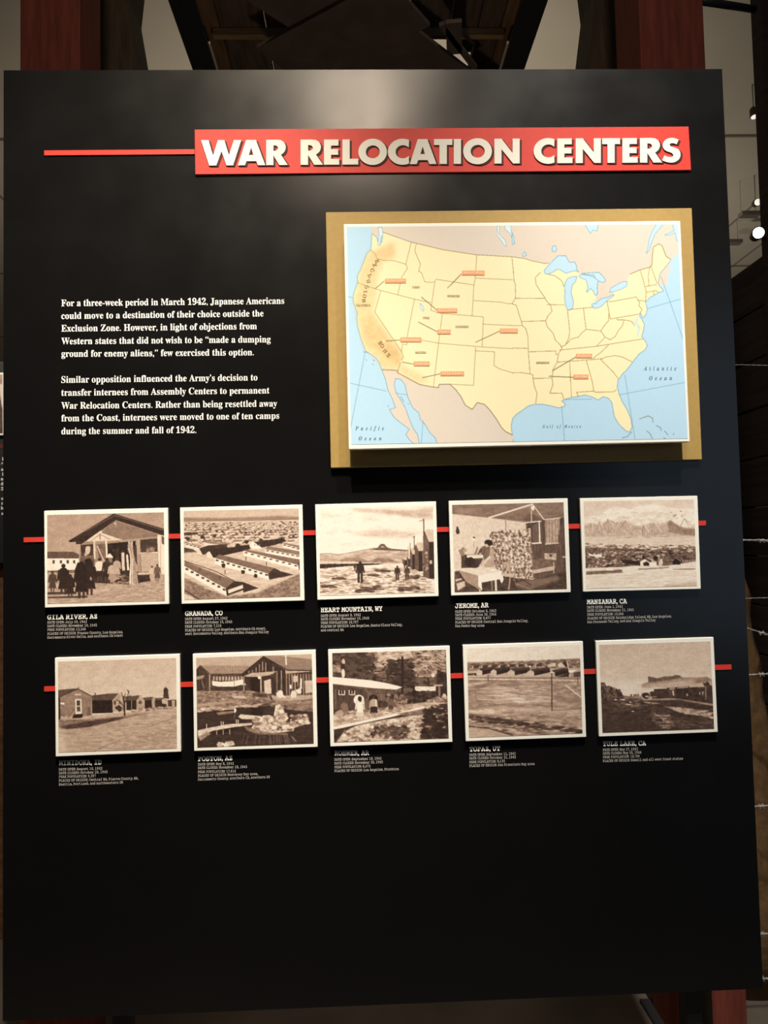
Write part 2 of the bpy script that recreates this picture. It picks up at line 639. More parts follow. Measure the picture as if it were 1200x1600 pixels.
# ------------------------------------------------------------------ setting
CEIL = 4.6
struct('floor', (-6, 7, -5, 12, -0.10, 0.0), M_FLOOR)
struct('ceiling', (-6, 7, -5, 12, CEIL, CEIL + 0.1), M_CEIL)
struct('wall_back', (-6, 7, 12, 12.2, 0, CEIL), M_WALL)
struct('wall_front', (-6, 7, -5.2, -5, 0, CEIL), M_WALL)
struct('wall_left', (-6.2, -6, -5, 12, 0, CEIL), M_WALL)
struct('wall_right', (7, 7.2, -5, 12, 0, CEIL), M_WALL)
# seams of the ceiling boards
def on_ceiling(px, py):
    d = ray(px, py)
    return CAM + d * ((CEIL - 0.01 - CAMZ) / d[2])


SY, SX1, SX2 = on_ceiling(1165, 212)[1], on_ceiling(1158, 336)[0], on_ceiling(1167, 398)[0]
sv = [box_vf(-6, 7, y, y + 0.02, CEIL - 0.012, CEIL - 0.001) for y in (-2.2, 0.2, SY, 6.6, 9.0)]
sv += [box_vf(x, x + 0.014, -5, 12, CEIL - 0.012, CEIL - 0.001) for x in (-3.1, SX1, SX2)]
v, f = join_vf(sv)
o = mesh('trim_1', v, f, M_SEAM)
o['kind'] = 'structure'

# ------------------------------------------------------------------ main exhibit panel
panel = thing('exhibit_panel', 'large black exhibit panel with the printed text, standing upright in the middle of the room', 'exhibit panel', (0, 0.015, 0))
X0, X1 = -PW / 2, PW / 2
pb = box('board', (X0, X1, 0.0, 0.03, PBOT, PTOP), M_PANEL, panel)
for xl in (-0.56, 0.615):
    lg = box('leg', (xl, xl + 0.035, 0.031, 0.071, 0.0, 1.7), M_PANEL_EDGE, panel, 0.003)
    box('foot', (xl - 0.03, xl + 0.065, -0.10, 0.25, 0.0, 0.014), M_PANEL_EDGE, lg, 0.003)

PARA = [
    [("For a three-week period in March 1942, Japanese Americans", (50, 90), (1150, 78)),
     ("could move to a destination of their choice outside the", (50, 153), (1048, 140)),
     ("Exclusion Zone. However, in light of objections from", (50, 215), (1015, 203)),
     ("Western states that did not wish to be \u201cmade a dumping", (50, 278), (1083, 268)),
     ("ground for enemy aliens,\u201d few exercised this option.", (50, 340), (1000, 332))],
    [("Similar opposition influenced the Army\u2019s decision to", (50, 468), (1018, 456)),
     ("transfer internees from Assembly Centers to permanent", (50, 532), (1077, 520)),
     ("War Relocation Centers. Rather than being resettled away", (50, 596), (1115, 585)),
     ("from the Coast, internees were moved to one of ten camps", (50, 658), (1125, 645)),
     ("during the summer and fall of 1942.", (50, 722), (716, 715))]]
INK = 0.0006
for para in PARA:
    v, f = join_vf([line_vf(s, bold, (80 + a[0] / 3.158, 450 + a[1] / 3.158), (80 + b[0] / 3.158, 450 + b[1] / 3.158), 10.2, INK, 0.002) for s, a, b in para])
    mesh('paragraph', v, f, M_WHITE_INK, panel)

CAP = [
    ((60, 940, 5.714), "GILA RIVER, AZ", (80, 160, 525, 150),
     [("DATE OPEN: July 20, 1942", 80, 196, 432, 190), ("DATE CLOSED: November 10, 1945", 80, 229, 522, 221), ("PEAK POPULATION: 13,348", 80, 262, 422, 256),
      ("PLACES OF ORIGIN: Fresno County, Los Angeles,", 80, 298, 755, 281), ("Sacramento River Delta, and southern CA coast", 80, 331, 755, 312)]),
    ((280, 945, 5.714), "GRANADA, CO", (52, 98, 388, 92),
     [("DATE OPEN: August 27, 1942", 52, 137, 430, 130), ("DATE CLOSED: October 15, 1945", 52, 169, 472, 162), ("PEAK POPULATION: 7,318", 52, 204, 375, 197),
      ("PLACES OF ORIGIN: Los Angeles, northern CA coast,", 52, 238, 775, 221), ("west Sacramento Valley, northern San Joaquin Valley", 52, 270, 800, 252)]),
    ((490, 940, 5.714), "HEART MOUNTAIN, WY", (65, 95, 615, 82),
     [("DATE OPEN: August 8, 1942", 65, 137, 420, 128), ("DATE CLOSED: November 10, 1945", 65, 167, 495, 158), ("PEAK POPULATION: 10,767", 65, 200, 398, 193),
      ("PLACES OF ORIGIN: Los Angeles, Santa Clara Valley,", 65, 233, 793, 216), ("and central WA", 65, 266, 270, 262)]),
    ((700, 930, 5.714), "JEROME, AR", (65, 115, 362, 108),
     [("DATE OPEN: October 6, 1942", 65, 157, 430, 149), ("DATE CLOSED: June 30, 1944", 65, 188, 430, 180), ("PEAK POPULATION: 8,497", 65, 220, 380, 213),
      ("PLACES OF ORIGIN: Central San Joaquin Valley,", 65, 253, 715, 238), ("San Pedro Bay area", 65, 285, 325, 280)]),
    ((905, 925, 5.714), "MANZANAR, CA", (68, 108, 427, 101),
     [("DATE OPEN: June 1, 1942", 70, 147, 388, 140), ("DATE CLOSED: November 21, 1945", 70, 178, 487, 169), ("PEAK POPULATION: 10,046", 72, 212, 395, 205),
      ("PLACES OF ORIGIN: Bainbridge Island, WA, Los Angeles,", 73, 246, 825, 226), ("San Fernando Valley, and San Joaquin Valley", 73, 278, 683, 261)]),
    ((80, 1180, 5.4545), "MINIDOKA, ID", (65, 85, 430, 78),
     [("DATE OPEN: August 10, 1942", 65, 132, 435, 122), ("DATE CLOSED: October 28, 1945", 65, 163, 480, 152), ("PEAK POPULATION: 9,397", 65, 194, 380, 186),
      ("PLACES OF ORIGIN: Central WA, Pierce County, WA,", 65, 227, 743, 206), ("Seattle, Portland, and northwestern OR", 65, 259, 613, 241)]),
    ((295, 1170, 5.4545), "POSTON, AZ", (78, 105, 370, 97),
     [("DATE OPEN: May 8, 1942", 78, 143, 383, 135), ("DATE CLOSED: November 28, 1945", 78, 173, 497, 163), ("PEAK POPULATION: 17,814", 78, 207, 400, 200),
      ("PLACES OF ORIGIN: Monterey Bay area,", 78, 240, 590, 222), ("Sacramento County, southern CA, southern AZ", 78, 271, 690, 249)]),
    ((505, 1000, 5.581), "ROHWER, AR", (98, 1006, 400, 1003),
     [("DATE OPEN: September 18, 1942", 98, 1053, 508, 1042), ("DATE CLOSED: November 30, 1945", 98, 1086, 520, 1074), ("PEAK POPULATION: 8,475", 98, 1119, 412, 1110),
      ("PLACES OF ORIGIN: Los Angeles, Stockton", 98, 1152, 660, 1134)]),
    ((715, 990, 5.581), "TOPAZ, UT", (103, 1027, 372, 1020),
     [("DATE OPEN: September 11, 1942", 103, 1068, 505, 1056), ("DATE CLOSED: October 31, 1945", 103, 1098, 508, 1087), ("PEAK POPULATION: 8,130", 103, 1131, 412, 1122),
      ("PLACES OF ORIGIN: San Francisco Bay area", 103, 1163, 672, 1145)]),
    ((925, 985, 5.581), "TULE LAKE, CA", (95, 1008, 472, 1002),
     [("DATE OPEN: May 27, 1942", 95, 1052, 400, 1044), ("DATE CLOSED: May 20, 1946", 95, 1083, 430, 1074), ("PEAK POPULATION: 18,789", 95, 1116, 415, 1107),
      ("PLACES OF ORIGIN: Hawaii and all west Coast states", 95, 1149, 793, 1127)])]
for (ox, oy, sc), head, hb, rows in CAP:
    t = lambda x, y: (ox + x / sc, oy + y / sc)
    v, f = line_vf(head, mono, t(hb[0], hb[1]), t(hb[2], hb[3]), 7.0, INK, 0.018)
    mesh('caption_heading', v, f, M_WHITE_INK, panel)
    v, f = join_vf([line_vf(s, mono, t(a, b), t(c, d), 3.7, INK, 0.012) for s, a, b, c, d in rows])
    mesh('caption_text', v, f, M_GREY_INK, panel)

# red bands: one above the text, one behind each row of photographs
for q, lab in (([(69, 235), (304, 233.2), (304, 240.7), (69, 242.6)], 'narrow red band running left from the red title banner'),
               ([(37, 839.8), (1103, 813.3), (1103, 820.8), (37, 847.3)], 'long thin red band behind the upper row of photographs'),
               ([(69, 1072.8), (1143, 1038.4), (1143, 1046), (69, 1080.5)], 'long thin red band behind the lower row of photographs')):
    c = sum(P(*p) for p in q) / 4
    o = slab('red_stripe', q, 0.0022, 0.0004, M_RED, None, loc=(c[0], -0.0004, c[2]))
    tag(o, lab, 'stripe', 'red bands on the panel')

# ------------------------------------------------------------------ title banner
bq = [(304, 202.3), (1076, 197.6), (1080, 265.6), (305, 272.5)]
BOFF = 0.004
c = P(690, 270)
banner = thing('title_banner', 'red title banner with cream capitals reading WAR RELOCATION CENTERS', 'sign', (c[0], 0, c[2]))
slab('banner_board', bq, BOFF, 0.0004, M_RED, banner, 0.0008)


def ell(cx, cy, rx, ry, a0, a1, n):
    return [(cx + rx * math.cos(math.radians(a0 + (a1 - a0) * i / n)), cy + ry * math.sin(math.radians(a0 + (a1 - a0) * i / n))) for i in range(n + 1)]


def norm(pts, x0, x1, y0, y1):
    return [((x - x0) / (x1 - x0), (y - y0) / (y1 - y0)) for x, y in pts]


def smooth_loop(pts, keep, it=2):
    for _ in range(it):
        out, kp = [], set()
        n = len(pts)
        for i in range(n):
            a, b = pts[i], pts[(i + 1) % n]
            if i in keep:
                kp.add(len(out))
                out.append(a)
                if (i + 1) % n not in keep:
                    pass
            else:
                pv = pts[i - 1]
                out.append((a[0] * .75 + pv[0] * .25, a[1] * .75 + pv[1] * .25))
                out.append((a[0] * .75 + b[0] * .25, a[1] * .75 + b[1] * .25))
        pts, keep = out, kp
    return pts


S_RAW = [(805, 225), (700, 178), (580, 157), (450, 185), (350, 255), (298, 370), (308, 480), (360, 560), (440, 610), (540, 640), (612, 680), (642, 730), (620, 782), (570, 800), (490, 795), (420, 775), (360, 740),
         (280, 900), (400, 955), (500, 980), (600, 985), (720, 955), (815, 880), (857, 790), (867, 690), (842, 600), (780, 530), (700, 490), (600, 460), (540, 430), (513, 393), (540, 350), (600, 335), (680, 350), (740, 380)]
R_OUT = [(850, 108), (975, 106)] + [(1030, 113), (1068, 138), (1088, 178), (1090, 215), (1076, 255), (1054, 280), (1030, 295)] + [(1115, 425), (1010, 425), (938, 300), (938, 425), (850, 425)]
R_IN = [(938, 178), (962, 177), (985, 188), (996, 210), (988, 232), (968, 245), (938, 247)]
c_out = ell(300, 303, 210, 207, -64, -296, 28)
c_in = ell(305, 303, 105, 105, -322, -38, 20)
GL = {
    'W': [norm([(38, 112), (130, 112), (185, 305), (245, 112), (322, 112), (380, 300), (440, 112), (530, 112), (430, 425), (350, 425), (288, 250), (225, 425), (138, 425)], 38, 530, 112, 425)],
    'A': [norm([(595, 112), (715, 112), (830, 425), (740, 425), (720, 375), (600, 375), (580, 425), (495, 425)], 495, 830, 112, 425), norm([(657, 205), (628, 300), (685, 300)], 495, 830, 112, 425)],
    'R': [norm(R_OUT, 850, 1115, 108, 425), norm(R_IN, 850, 1115, 108, 425)],
    'E': [[(0, 0), (.95, 0), (.95, .24), (.46, .24), (.46, .38), (.93, .38), (.93, .61), (.46, .61), (.46, .77), (1, .77), (1, 1), (0, 1)]],
    'L': [[(0, 0), (.46, 0), (.46, .77), (1, .77), (1, 1), (0, 1)]],
    'T': [[(0, 0), (1, 0), (1, .24), (.7, .24), (.7, 1), (.3, 1), (.3, .24), (0, .24)]],
    'I': [[(0, 0), (1, 0), (1, 1), (0, 1)]],
    'N': [[(0, 0), (.28, 0), (.72, .58), (.72, 0), (1, 0), (1, 1), (.74, 1), (.28, .42), (.28, 1), (0, 1)]],
    'O': [ell(.5, .5, .5, .525, 0, 350, 35), ell(.505, .5, .245, .26, 0, 345, 23)],
    'C': [norm(c_out + c_in, 90, 398, 103, 500)],
    'S': [norm(smooth_loop(S_RAW, {0, 16, 17, 34}), 280, 867, 165, 975)],
}
TITLE = [('W', 314.1, 376.9), ('A', 371.8, 414.4), ('R', 416, 449.6), ('R', 469.7, 504.8), ('E', 506.3, 530), ('L', 535.1, 559.7), ('O', 559.9, 604.6), ('C', 606, 639.8), ('A', 640.3, 682), ('T', 678, 706.8),
         ('I', 709, 720.3), ('O', 723.7, 768.6), ('N', 772.5, 812), ('C', 833.8, 867), ('E', 870.8, 894.5), ('N', 899.5, 938.8), ('T', 940.8, 968.8), ('E', 972.5, 996.3), ('R', 1000, 1034.5), ('S', 1034.5, 1063.5)]


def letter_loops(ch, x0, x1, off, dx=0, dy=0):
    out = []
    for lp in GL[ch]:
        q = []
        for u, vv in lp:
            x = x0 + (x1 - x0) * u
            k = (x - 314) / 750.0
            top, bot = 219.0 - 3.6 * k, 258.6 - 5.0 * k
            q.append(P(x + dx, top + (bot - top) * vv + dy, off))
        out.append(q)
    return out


for ch, x0, x1 in TITLE:
    lt = plate('letter', letter_loops(ch, x0, x1, BOFF + 0.0024), 0.0008, M_LETTER, banner)
    plate('letter_drop_shadow', letter_loops(ch, x0, x1, BOFF + 0.0012, 3.2, 1.9), 0.0008, M_LETTER_DARK, lt)  # printed drop shadow: dark copy of the letter, shifted right and down

# ------------------------------------------------------------------ map
gq = [(509, 331.5), (1081, 325), (1097, 718), (517, 731)]
GOFF = 0.010
c = P(800, 722)
o = slab('backing_board', gq, GOFF, 0.0004, M_GOLD, None, 0.001, loc=(c[0], -0.0004, c[2]))
tag(o, 'plain ochre backing board mounted behind the map of the United States', 'board')
mq = [(537, 350), (1063, 345), (1078, 690), (545, 702)]
MOFF = 0.046
c = P(805, 695, GOFF)
mp = thing('map_board', 'raised white-edged map of the United States in yellow and pale blue', 'map', (c[0], -GOFF - 0.0004, c[2]))
slab('mount', mq, MOFF, MOFF - 0.016, M_MOUNT, mp, 0.001)
for x0, x1 in ((600, 625), (985, 1010)):
    slab('spacer', [(x0, 400), (x1, 400), (x1 + 4, 640), (x0 + 4, 640)], MOFF - 0.0165, GOFF + 0.0004, M_PANEL_EDGE, mp)
pq = [(541.7, 354.4), (1058.7, 350.3), (1074.6, 685.3), (548.6, 694.6)]
a4 = lambda x, y: (500 + x / 3.72, 310 + y / 3.72)
a5 = lambda x, y: (800 + x / 3.719, 310 + y / 3.719)
a6 = lambda x, y: (850 + x / 10.91, 380 + y / 10.91)
pts = lambda fn, s: [fn(*map(float, q.split(','))) for q in s.split()]
m_ = Print(pq, 620, 406, 2, (188, 224, 250))
LAND, US, LN, CO = (226, 214, 202), (249, 238, 196), (158, 132, 78), (120, 170, 196)
canada = pts(a4, "298,150 303,205 330,225 360,195") + pts(a5, "500,600 900,500 922,355 940,345 970,318 985,312 1000,300 985,240 962,225 950,170 955,120") + pts(a4, "298,120")
m_.poly(canada, LAND)
mex = pts(a4, "360,993 385,1060 395,1110 420,1160 440,1215 405,1225 430,1270 480,1310 520,1340 500,1370 515,1395 545,1425 578,1425 568,1370 545,1340 520,1280 495,1210 470,1170 445,1130 432,1085 440,1045 470,1050 495,1080 510,1150 540,1215 575,1245 585,1285 610,1310 640,1360 670,1390 690,1450 1115,1450 1125,1400 1122,1372 1000,1000 460,980")
m_.poly(mex, LAND)
m_.line(mex[:33], 1.0, CO)
us = pts(a4, "360,195 530,255 720,300 905,328 1116,340") + pts(a5, "75,350 110,362 150,370 185,378 215,376 250,350 395,440 480,520 487,580 470,610 560,590 590,545 575,520 665,480 685,440 745,415 800,400 812,385 815,330 820,285 835,275 852,265 870,275 893,335 905,345 922,355 910,375 885,405 860,435 852,470 848,490 855,510 870,522 878,540 850,545 838,555 800,575 780,595 775,605 785,640 778,670 760,695 745,665 740,680 755,705 768,730 762,770 752,800 775,830 785,855 770,880 735,905 700,950 670,990 640,1020 615,1055 610,1095 620,1130 640,1180 670,1230 690,1280 697,1330 680,1358 655,1345 620,1310 595,1270 585,1220 580,1185 560,1160 530,1150 500,1170 460,1150 420,1140 380,1150 345,1155 310,1165 290,1175 310,1195 300,1210 270,1215 230,1205 180,1195 130,1195 95,1205 60,1230 30,1250 5,1275 -5,1320 2,1375") + pts(a4, "1116,1372 1080,1355 1055,1330 1025,1280 985,1225 955,1195 915,1185 885,1225 845,1200 820,1150 790,1110 755,1078 692,1080 690,1098 660,1095 580,1080 450,1010 455,998 360,993 350,960 330,930 300,905 265,885 255,855 235,800 220,740 215,690 220,670 210,640 195,600 195,565 205,530 222,490 218,450 235,420 255,370 275,320 297,300 300,255 303,205 330,225 345,275 362,250 365,215")
m_.poly(us, US)
# exclusion zone tint
for q, al in (("300,300 330,300 430,255 440,340 370,365 330,480 330,560 310,660 400,790 475,890 480,940 455,998 360,993 330,930 265,885 235,800 215,690 195,600 222,490 235,420 275,320", .55), ("330,330 350,290 440,260 430,350 370,350", .35), ("240,700 300,680 390,800 470,900 460,960 420,940 340,890 280,850 250,780", .5), ("470,960 530,990 600,1030 640,1060 580,1078 460,1010", .5), ("380,880 440,880 470,940 450,970 400,940", .4)):
    m_.poly(pts(a4, q), (220, 184, 126), al * .85, 9, (16, 16), 9)
us_m = m_.mask(m_.px(us))
# coast, borders
m_.line(us[:5] + pts(a5, "75,350 110,362 150,370 185,378 215,376"), 1.0, LN)
m_.line(pts(a5, "685,440 745,415 800,400 812,385 815,330 820,285 835,275 852,265 870,275 893,335 905,345 922,355"), 1.2, LN)
ci = us.index(a5(922, 355))
cj = us.index(a5(2, 1375))
m_.line(us[ci:cj + 1], 1.1, CO)
ck = us.index(a4(360, 993))
m_.line(us[cj:ck + 1], 1.2, (140, 118, 96))
m_.line(us[ck:] + us[:1], 1.0, CO)
WATER = (194, 228, 250)
for q in ("20,520 0,470 60,390 130,320 240,215 370,215 410,290 440,330 520,320 560,400 550,440 590,490 540,470 440,490 380,515 300,470 270,450 210,450 160,490 60,530", "345,720 370,650 400,600 480,570 560,565 540,650 490,700 470,760 465,850 490,950 505,1020 490,1100 430,1140 395,1130 370,1060 350,950 355,830",
          "590,560 640,530 780,550 870,590 930,640 910,680 905,760 915,850 880,890 850,850 830,800 790,770 740,830 720,830 745,760 735,690 710,620 640,600", "640,515 850,500 940,500 1000,560 1050,630 1020,670 960,660 880,610 850,540 780,545", "810,1060 820,1030 880,1030 960,950 1080,920 1180,870 1190,890 1080,970 990,1060 940,1095 860,1110", "140,60 190,40 220,100 190,150 140,140"):
    p_ = pts(a6, q)
    m_.poly(p_, WATER)
    m_.line(p_ + p_[:1], 1.0, CO)
for q in ("565,545 575,520 610,500 640,485 668,482 666,508 640,525 590,542", "840,145 885,145 832,205 812,250 796,300 778,322 790,280 795,240 815,190", "928,140 970,140 975,250 955,245 945,200 915,215 885,215 940,190", "420,150 500,150 495,190 470,185 455,205", "60,325 75,310 85,330 65,340", "0,200 12,225 14,265 2,270"):
    p_ = pts(a5, q)
    m_.poly(p_, WATER)
    m_.line(p_ + p_[:1], 0.9, CO)
for q in ("1030,160 1045,165 1040,205 1060,230 1075,240 1085,280 1068,270 1050,240 1030,215", "1072,160 1110,160 1116,230 1100,200 1080,185", "582,610 595,618 606,645 600,655 588,640", "340,170 362,170 368,210 356,230 350,275 338,270 345,215"):
    p_ = pts(a4, q)
    m_.poly(p_, (222, 240, 246))
    m_.line(p_ + p_[:1], 0.7, CO)
for q in ("738,680 720,720 738,760 728,800", "715,715 745,752", "712,700 700,722", "775,612 820,585 835,578"):
    m_.line(pts(a5, q), 1.8, (190, 222, 236))
BL4 = ["300,305 325,325 330,350 370,360 430,362 500,383", "532,255 500,383 510,405 475,460 453,560", "562,260 552,305 570,350 585,380 575,425 590,430 610,485 640,488 668,485", "218,490 355,535 453,560 550,585 645,605", "355,535 320,660 475,890 485,920 470,945 455,998",
       "550,585 508,800 505,850 480,845 475,890", "508,808 690,840 940,862 1120,872", "712,668 690,840 660,1095", "675,470 895,503", "675,470 668,485 645,650 712,668 885,682 950,688", "912,328 903,463 895,503 885,682", "903,463 1120,473", "893,593 1060,603 1090,612 1120,610",
       "950,688 943,862", "950,730 1120,738", "905,868 905,885 1015,890 1012,970 1045,990 1080,1000 1120,1012", "905,865 893,1085 755,1078"]
BL5 = ["0,345 8,420 12,480 20,500 20,580 190,580", "165,430 135,460 140,500 165,540 190,575 200,595 225,620 232,655 210,680 195,712 205,745 240,785 250,820 280,850 290,870 270,900 262,950 240,990 232,1040 238,1080 220,1130 290,1130 300,1165", "20,580 0,612", "0,612 25,620 40,670 55,715 195,710", "55,715 60,738 80,755 92,800 95,890 105,1015", "0,738 60,738", "0,868 92,870",
       "0,1012 50,1010 105,1018 122,1025 122,1045 232,1042", "122,1045 130,1090 145,1130 138,1190", "95,890 255,885 255,905 268,905", "200,617 305,618", "322,650 335,770 330,810 310,850 285,862", "415,640 430,760", "322,650 350,643 470,632", "285,862 310,850 345,815 385,805 405,780 430,760 480,765 515,770 530,745 560,710 562,670", "552,600 570,700 735,672",
       "552,600 590,597 720,572 730,590 775,597", "730,590 742,605 735,620 755,645 740,670", "515,770 540,805 570,820 600,800 615,770 640,740 650,705 610,705 610,695", "650,705 690,712 712,735", "540,805 490,858 760,815", "275,880 490,858", "262,950 470,935 520,930", "560,850 520,890 480,920 470,935", "515,935 545,920 600,912 640,920 695,948", "515,935 545,965 590,1010 615,1045", "335,950 345,1150",
       "432,942 465,1060 475,1120", "385,1150 375,1125 475,1118 485,1125 590,1122 605,1110", "743,418 760,470 778,540 775,600", "800,400 790,450 795,505", "805,390 842,495", "775,512 840,500", "778,545 835,535 850,548", "820,540 825,560", "210,440 250,450 290,480 300,510"]
for q in BL4:
    m_.line(pts(a4, q), 0.85, LN, .9)
for q in BL5:
    m_.line(pts(a5, q), 1.0, LN, .9)
for fn, L in ((a4, ["265,885 180,1330", "175,1072 385,1118", "165,570 195,578", "440,1130 510,1140", "600,1290 590,1425", "250,890 280,895"]), (a5, ["865,455 1005,850", "785,640 982,583", "655,1025 715,1405", "620,1140 1002,1068", "288,1205 305,1408", "300,1168 465,1165"])):
    for q in L:
        m_.line(pts(fn, q), 0.9, (126, 172, 198))
for q in ("740,1280 790,1262 815,1275 818,1300", "835,1318 862,1330 866,1348", "885,1350 905,1372", "782,1350 800,1365 815,1395", "940,1365 935,1372", "880,1390 890,1396", "640,1390 670,1382 695,1355"):
    m_.line(pts(a5, q), 1.3, (140, 150, 150))
for q in ("268,935 274,940", "310,935 318,945", "305,960 312,966", "395,1210 400,1200", "470,1150 490,1180", "510,1190 518,1195"):
    m_.line(pts(a4, q), 1.2, (150, 165, 165))
for q in ("325,522 375,480", "738,525 822,440", "585,568 682,650", "568,715 682,774", "905,835 1045,770", "385,828 467,822", "480,950 545,962", "590,1042 700,1018"):
    m_.line(pts(a4, q), 1.05, (112, 92, 56))
for q in ("235,1000 375,918", "215,1032 357,1038"):
    m_.line(pts(a5, q), 1.2, (112, 92, 56))
for x, y in ((738, 525), (568, 715), (585, 570), (372, 828), (590, 1042), (472, 945)):
    X, Y = a4(x, y)
    m_.blob(X, Y, 1.2, 1.2, (250, 236, 200), 1, 0)
img = m_.rgb(False, 2)
print_sheet('printed_map', img, [P(x, y, MOFF + 0.0004) for x, y in pq], mp)

TO = MOFF + 0.0010
for name, x0, y0, x1, y1, fn in (("Tule Lake", 378, 466, 500, 492, a4), ("Heart Mtn.", 825, 419, 957, 446, a4), ("Minidoka", 680, 638, 798, 664, a4), ("Topaz", 682, 762, 760, 789, a4), ("Granada", 1045, 756, 1150, 783, a4), ("Manzanar", 467, 807, 590, 835, a4), ("Poston", 545, 947, 637, 974, a4), ("Gila River", 700, 1005, 838, 1031, a4), ("Rohwer", 372, 902, 466, 928, a5), ("Jerome", 357, 1023, 445, 1049, a5)):
    q = [fn(x0, y0), fn(x1, y0), fn(x1, y1), fn(x0, y1)]
    tg = slab('place_tag', q, TO, TO - 0.0004, M_TAG, mp)
    v, f = line_vf(name, mono, fn(x0 + 9, y1 - 7), fn(x1 - 9, y1 - 7), 3.6, TO + 0.0004, 0.02)
    mesh('lettering', v, f, M_TAG_INK, tg)
for s, fn, x0, x1, y, h in (("Pacific", a4, 205, 372, 1345, 5.6), ("Ocean", a4, 225, 357, 1404, 5.6), ("Atlantic", a5, 765, 955, 997, 5.6), ("Ocean", a5, 797, 930, 1053, 5.6), ("Gulf of Mexico", a5, 180, 400, 1331, 4.2)):
    v, f = line_vf(s, bital, fn(x0, y), fn(x1, y), h, TO, 0.0, 2.0)
    mesh('ocean_name', v, f, M_BLUE_INK, mp)
for s, fn, x0, x1, y in (("CALIFORNIA", a4, 210, 293, 625), ("IDAHO", a4, 535, 580, 520), ("WYOMING", a4, 740, 812, 572), ("UTAH", a4, 598, 636, 699), ("COLORADO", a4, 788, 864, 750), ("ARIZONA", a4, 553, 617, 900), ("ARKANSAS", a5, 140, 217, 959)):
    v, f = line_vf(s, mono, fn(x0, y), fn(x1, y), 2.9, TO, 0.02)
    mesh('state_name', v, f, M_BROWN_INK, mp)
zone = []
for ch, x, y, ang in (("E", 332, 362, -62), ("X", 318, 385, -63), ("C", 303, 415, -65), ("L", 290, 447, -67), ("U", 281, 480, -72), ("S", 271, 513, -76), ("I", 263, 540, -80), ("O", 259, 566, -84), ("N", 255, 592, -87), ("Z", 350, 838, -55), ("O", 362, 855, -52), ("N", 378, 885, -48), ("E", 398, 910, -45)):
    co, fc = glyphs(mono(ch), 0.01)
    cx = (co[:, 0].max() + co[:, 0].min()) / 2
    hgt = cap_h(mono)
    c0 = P(*a4(x, y), TO)
    s_ = 0.0074 / hgt
    A = math.radians(ang)
    e, u = np.array([math.cos(A), 0, math.sin(A)]), np.array([-math.sin(A), 0, math.cos(A)])
    vv = c0[None] + ((co[:, 0] - cx) * s_)[:, None] * e[None] + ((co[:, 1] - hgt / 2) * s_)[:, None] * u[None]
    zone.append(([tuple(q) for q in vv], fc))
for part in (zone[:9], zone[9:]):
    v, f = join_vf(part)
    mesh('zone_lettering', v, f, M_ZONE_INK, mp)

